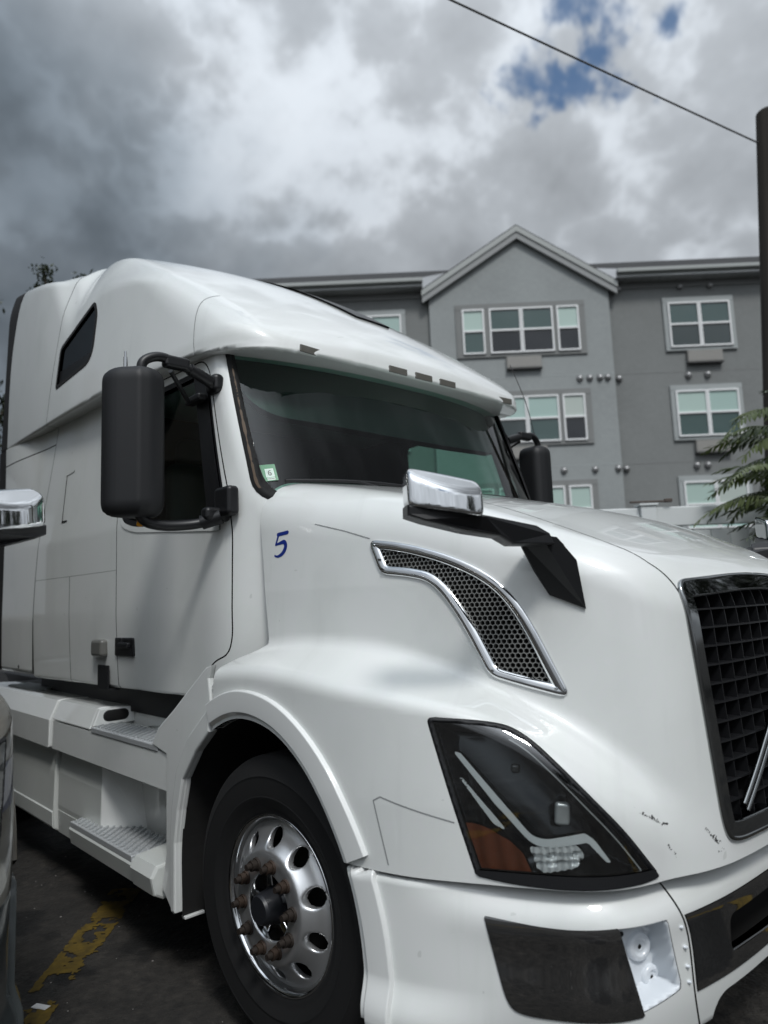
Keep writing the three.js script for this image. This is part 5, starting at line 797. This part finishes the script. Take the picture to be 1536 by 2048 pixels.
// ------------------------------------------------------------------ trees
function leafCard(L, w) { const g = new THREE.BufferGeometry(), v = [], N = 5; for (let i = 0; i < N; i++) { const a = i / N, b = (i + 1) / N, p = t => w * Math.sin(Math.PI * Math.min(1, t * 0.92 + 0.06)) ** 0.8, z = t => -0.22 * t * t * L; v.push(L * a, z(a), -p(a), L * b, z(b), -p(b), L * b, z(b), p(b), L * a, z(a), -p(a), L * b, z(b), p(b), L * a, z(a), p(a)); } g.setAttribute('position', new THREE.BufferAttribute(new Float32Array(v), 3)); g.computeVertexNormals(); return g; }
{ // tree with long feather-shaped leaves, right edge, its stem just out of view
  const T = thing('sumac_tree', 'young tree with long feathery leaves at the right edge before the fence', 'tree', [-0.90, 0, -4.15]);
  const bark = std(0.10, 0.085, 0.065, 0.9), greens = [std(0.026, 0.046, 0.010, 0.75, 0, { transmission: 0.3, thickness: 0 }), std(0.055, 0.085, 0.016, 0.75, 0, { transmission: 0.3, thickness: 0 }), std(0.075, 0.105, 0.020, 0.8, 0, { transmission: 0.35, thickness: 0 })];
  part(T, 'trunk', tube([[0, 0, 0], [0.02, 1.0, 0.02], [-0.03, 2.1, 0.0], [0.02, 3.4, 0.03]], 0.045, 20, 10), bark);
  const lf = leafCard(0.115, 0.0125), R = mulberry(31), V3 = new THREE.Vector3();
  const frondGeo = (L, seed) => { // a drooping stalk with paired leaflets
    const r = mulberry(seed), list = [], pts = []; for (let i = 0; i <= 8; i++) { const t = i / 8; pts.push([L * t, 0.20 * L * Math.sin(t * 2.0) - 0.34 * L * t * t, 0]); }
    list.push(tube(pts, 0.004, 16, 5)); const n = Math.round(L / 0.034), c = new THREE.CatmullRomCurve3(pts.map(p => V(...p)));
    for (let i = 2; i <= n; i++) for (const s of [-1, 1]) { const t = i / n, p = c.getPoint(t), k = (0.55 + 0.6 * Math.sin(Math.PI * Math.min(1, 0.15 + t * 0.8))) * (0.85 + r() * 0.3); const g = lf.clone(); g.scale(k, k, k * (0.8 + 0.4 * r())); g.rotateX((r() - 0.5) * 0.6); g.rotateZ(-0.15 - r() * 0.5); g.rotateY(s * (1.15 - 0.45 * t + (r() - 0.5) * 0.2)); g.translate(p.x, p.y, p.z); list.push(g); }
    return join(list);
  };
  const vars = [frondGeo(0.62, 1), frondGeo(0.74, 2), frondGeo(0.52, 3)];
  for (let i = 0; i < 96; i++) {
    const h = 1.75 + R() * 1.35, a = R() * Math.PI * 2, f = part(T, 'frond', vars[i % 3], greens[(R() * 3) | 0]);
    const inward = 0.10 + R() * 0.25; f.position.set(Math.cos(a) * inward, h, -Math.sin(a) * inward); f.rotation.set(0, a, (R() - 0.35) * 0.75, 'YXZ'); f.rotation.x = (R() - 0.5) * 0.6;
  }
  for (let i = 0; i < 16; i++) { const h = 1.9 + i * 0.09, a = i * 2.4, L = 0.35; part(T, 'branch', tube([[0, h - 0.3, 0], [Math.cos(a) * L * 0.5, h - 0.08, -Math.sin(a) * L * 0.5], [Math.cos(a) * L, h, -Math.sin(a) * L]], 0.011, 10, 6), bark); }
}
function leafyTree(name, label, group, pos, H, W, seed, n, leaf, hue) {
  const T = thing(name, label, 'tree', pos, group), R = mulberry(seed), bark = std(0.09, 0.075, 0.06, 0.95);
  const limbs = [rod([0, 0, 0], [0, H * 0.55, 0], 0.035 * W + 0.05, 10, 0.02 * W + 0.03)], tips = [];
  for (let i = 0; i < 26; i++) { const a = i * 2.39996 + R() * 0.5, h = H * (0.3 + 0.55 * i / 26), r = W * (0.55 + 0.45 * R()) * (1.15 - 0.6 * i / 26), e = [Math.cos(a) * r * 0.8, Math.min(H, h + H * (0.12 + 0.16 * R())), Math.sin(a) * r * 0.8]; limbs.push(tube([[0, h * 0.8, 0], [e[0] * 0.5, h, e[2] * 0.5], e], 0.02 + 0.004 * W, 8, 5)); for (let k = 0; k < 6; k++) tips.push([e[0] * (0.45 + 0.55 * k / 5), lerp(h, e[1], k / 5), e[2] * (0.45 + 0.55 * k / 5)]); }
  part(T, 'trunk', limbs, bark);
  const v = [], nn = []; for (let i = 0; i < n; i++) { const t = tips[(R() * tips.length) | 0], s = (leaf > 0.2 ? 0.13 : 0.075) * W; const c = [t[0] + (R() + R() + R() - 1.5) * s * 1.6, t[1] + (R() + R() + R() - 1.5) * s * 1.5, t[2] + (R() + R() + R() - 1.5) * s * 1.6]; const a = R() * 6.28, b = (R() - 0.5) * 2.2, u = [Math.cos(a) * Math.cos(b), Math.sin(b), Math.sin(a) * Math.cos(b)], w = [-Math.sin(a), 0.3 * (R() - 0.5), Math.cos(a)], L = leaf * (0.7 + 0.6 * R()); const q = (p, o) => c.map((x, k) => x + u[k] * p * L + w[k] * o * L * 0.42); const A = q(-0.5, 0), Bq = q(0, -0.5), C = q(0.5, 0), D = q(0, 0.5); v.push(...A, ...Bq, ...C, ...A, ...C, ...D); }
  const g = new THREE.BufferGeometry(); g.setAttribute('position', new THREE.BufferAttribute(new Float32Array(v), 3)); g.computeVertexNormals(); part(T, 'crown', g, hue); return T;
}
const leafA = std(0.022, 0.036, 0.010, 0.8, 0, { transmission: 0.3, thickness: 0 }), leafB = std(0.034, 0.050, 0.016, 0.8, 0, { transmission: 0.3, thickness: 0 });
leafyTree('leafy_tree', 'dark green leafy tree at the far left behind the truck cab', null, [-13.0, 0, 0.2], 7.5, 1.7, 41, 22000, 0.11, leafA);
leafyTree('leafy_tree_001', 'loose green tree whose twigs show above the roof fairing', null, [-11.3, 0, -1.5], 7.35, 1.5, 47, 16000, 0.11, leafB);
// the far side of the lot, mirrored only in chrome and glass
const wood = new THREE.Group(); wood.name = 'tree_line'; wood.userData = { kind: 'stuff', label: 'far line of dark trees along the other side of the lot' }; scene.add(wood);
for (let i = 0; i < 13; i++) { const t = leafyTree('lot_tree', '', null, i > 8 ? [5 + (i - 9) * 3.4, 0, -17 + (i - 9) * 1.6] : [24 + (i % 3) * 2.2, 0, -20 + i * 6.2], 7.5 + (i % 4), 3.4, 60 + i, 5000, 0.34, leafA); t.userData = {}; wood.add(t); }

finish(scene);
renderer.render(scene, camera);
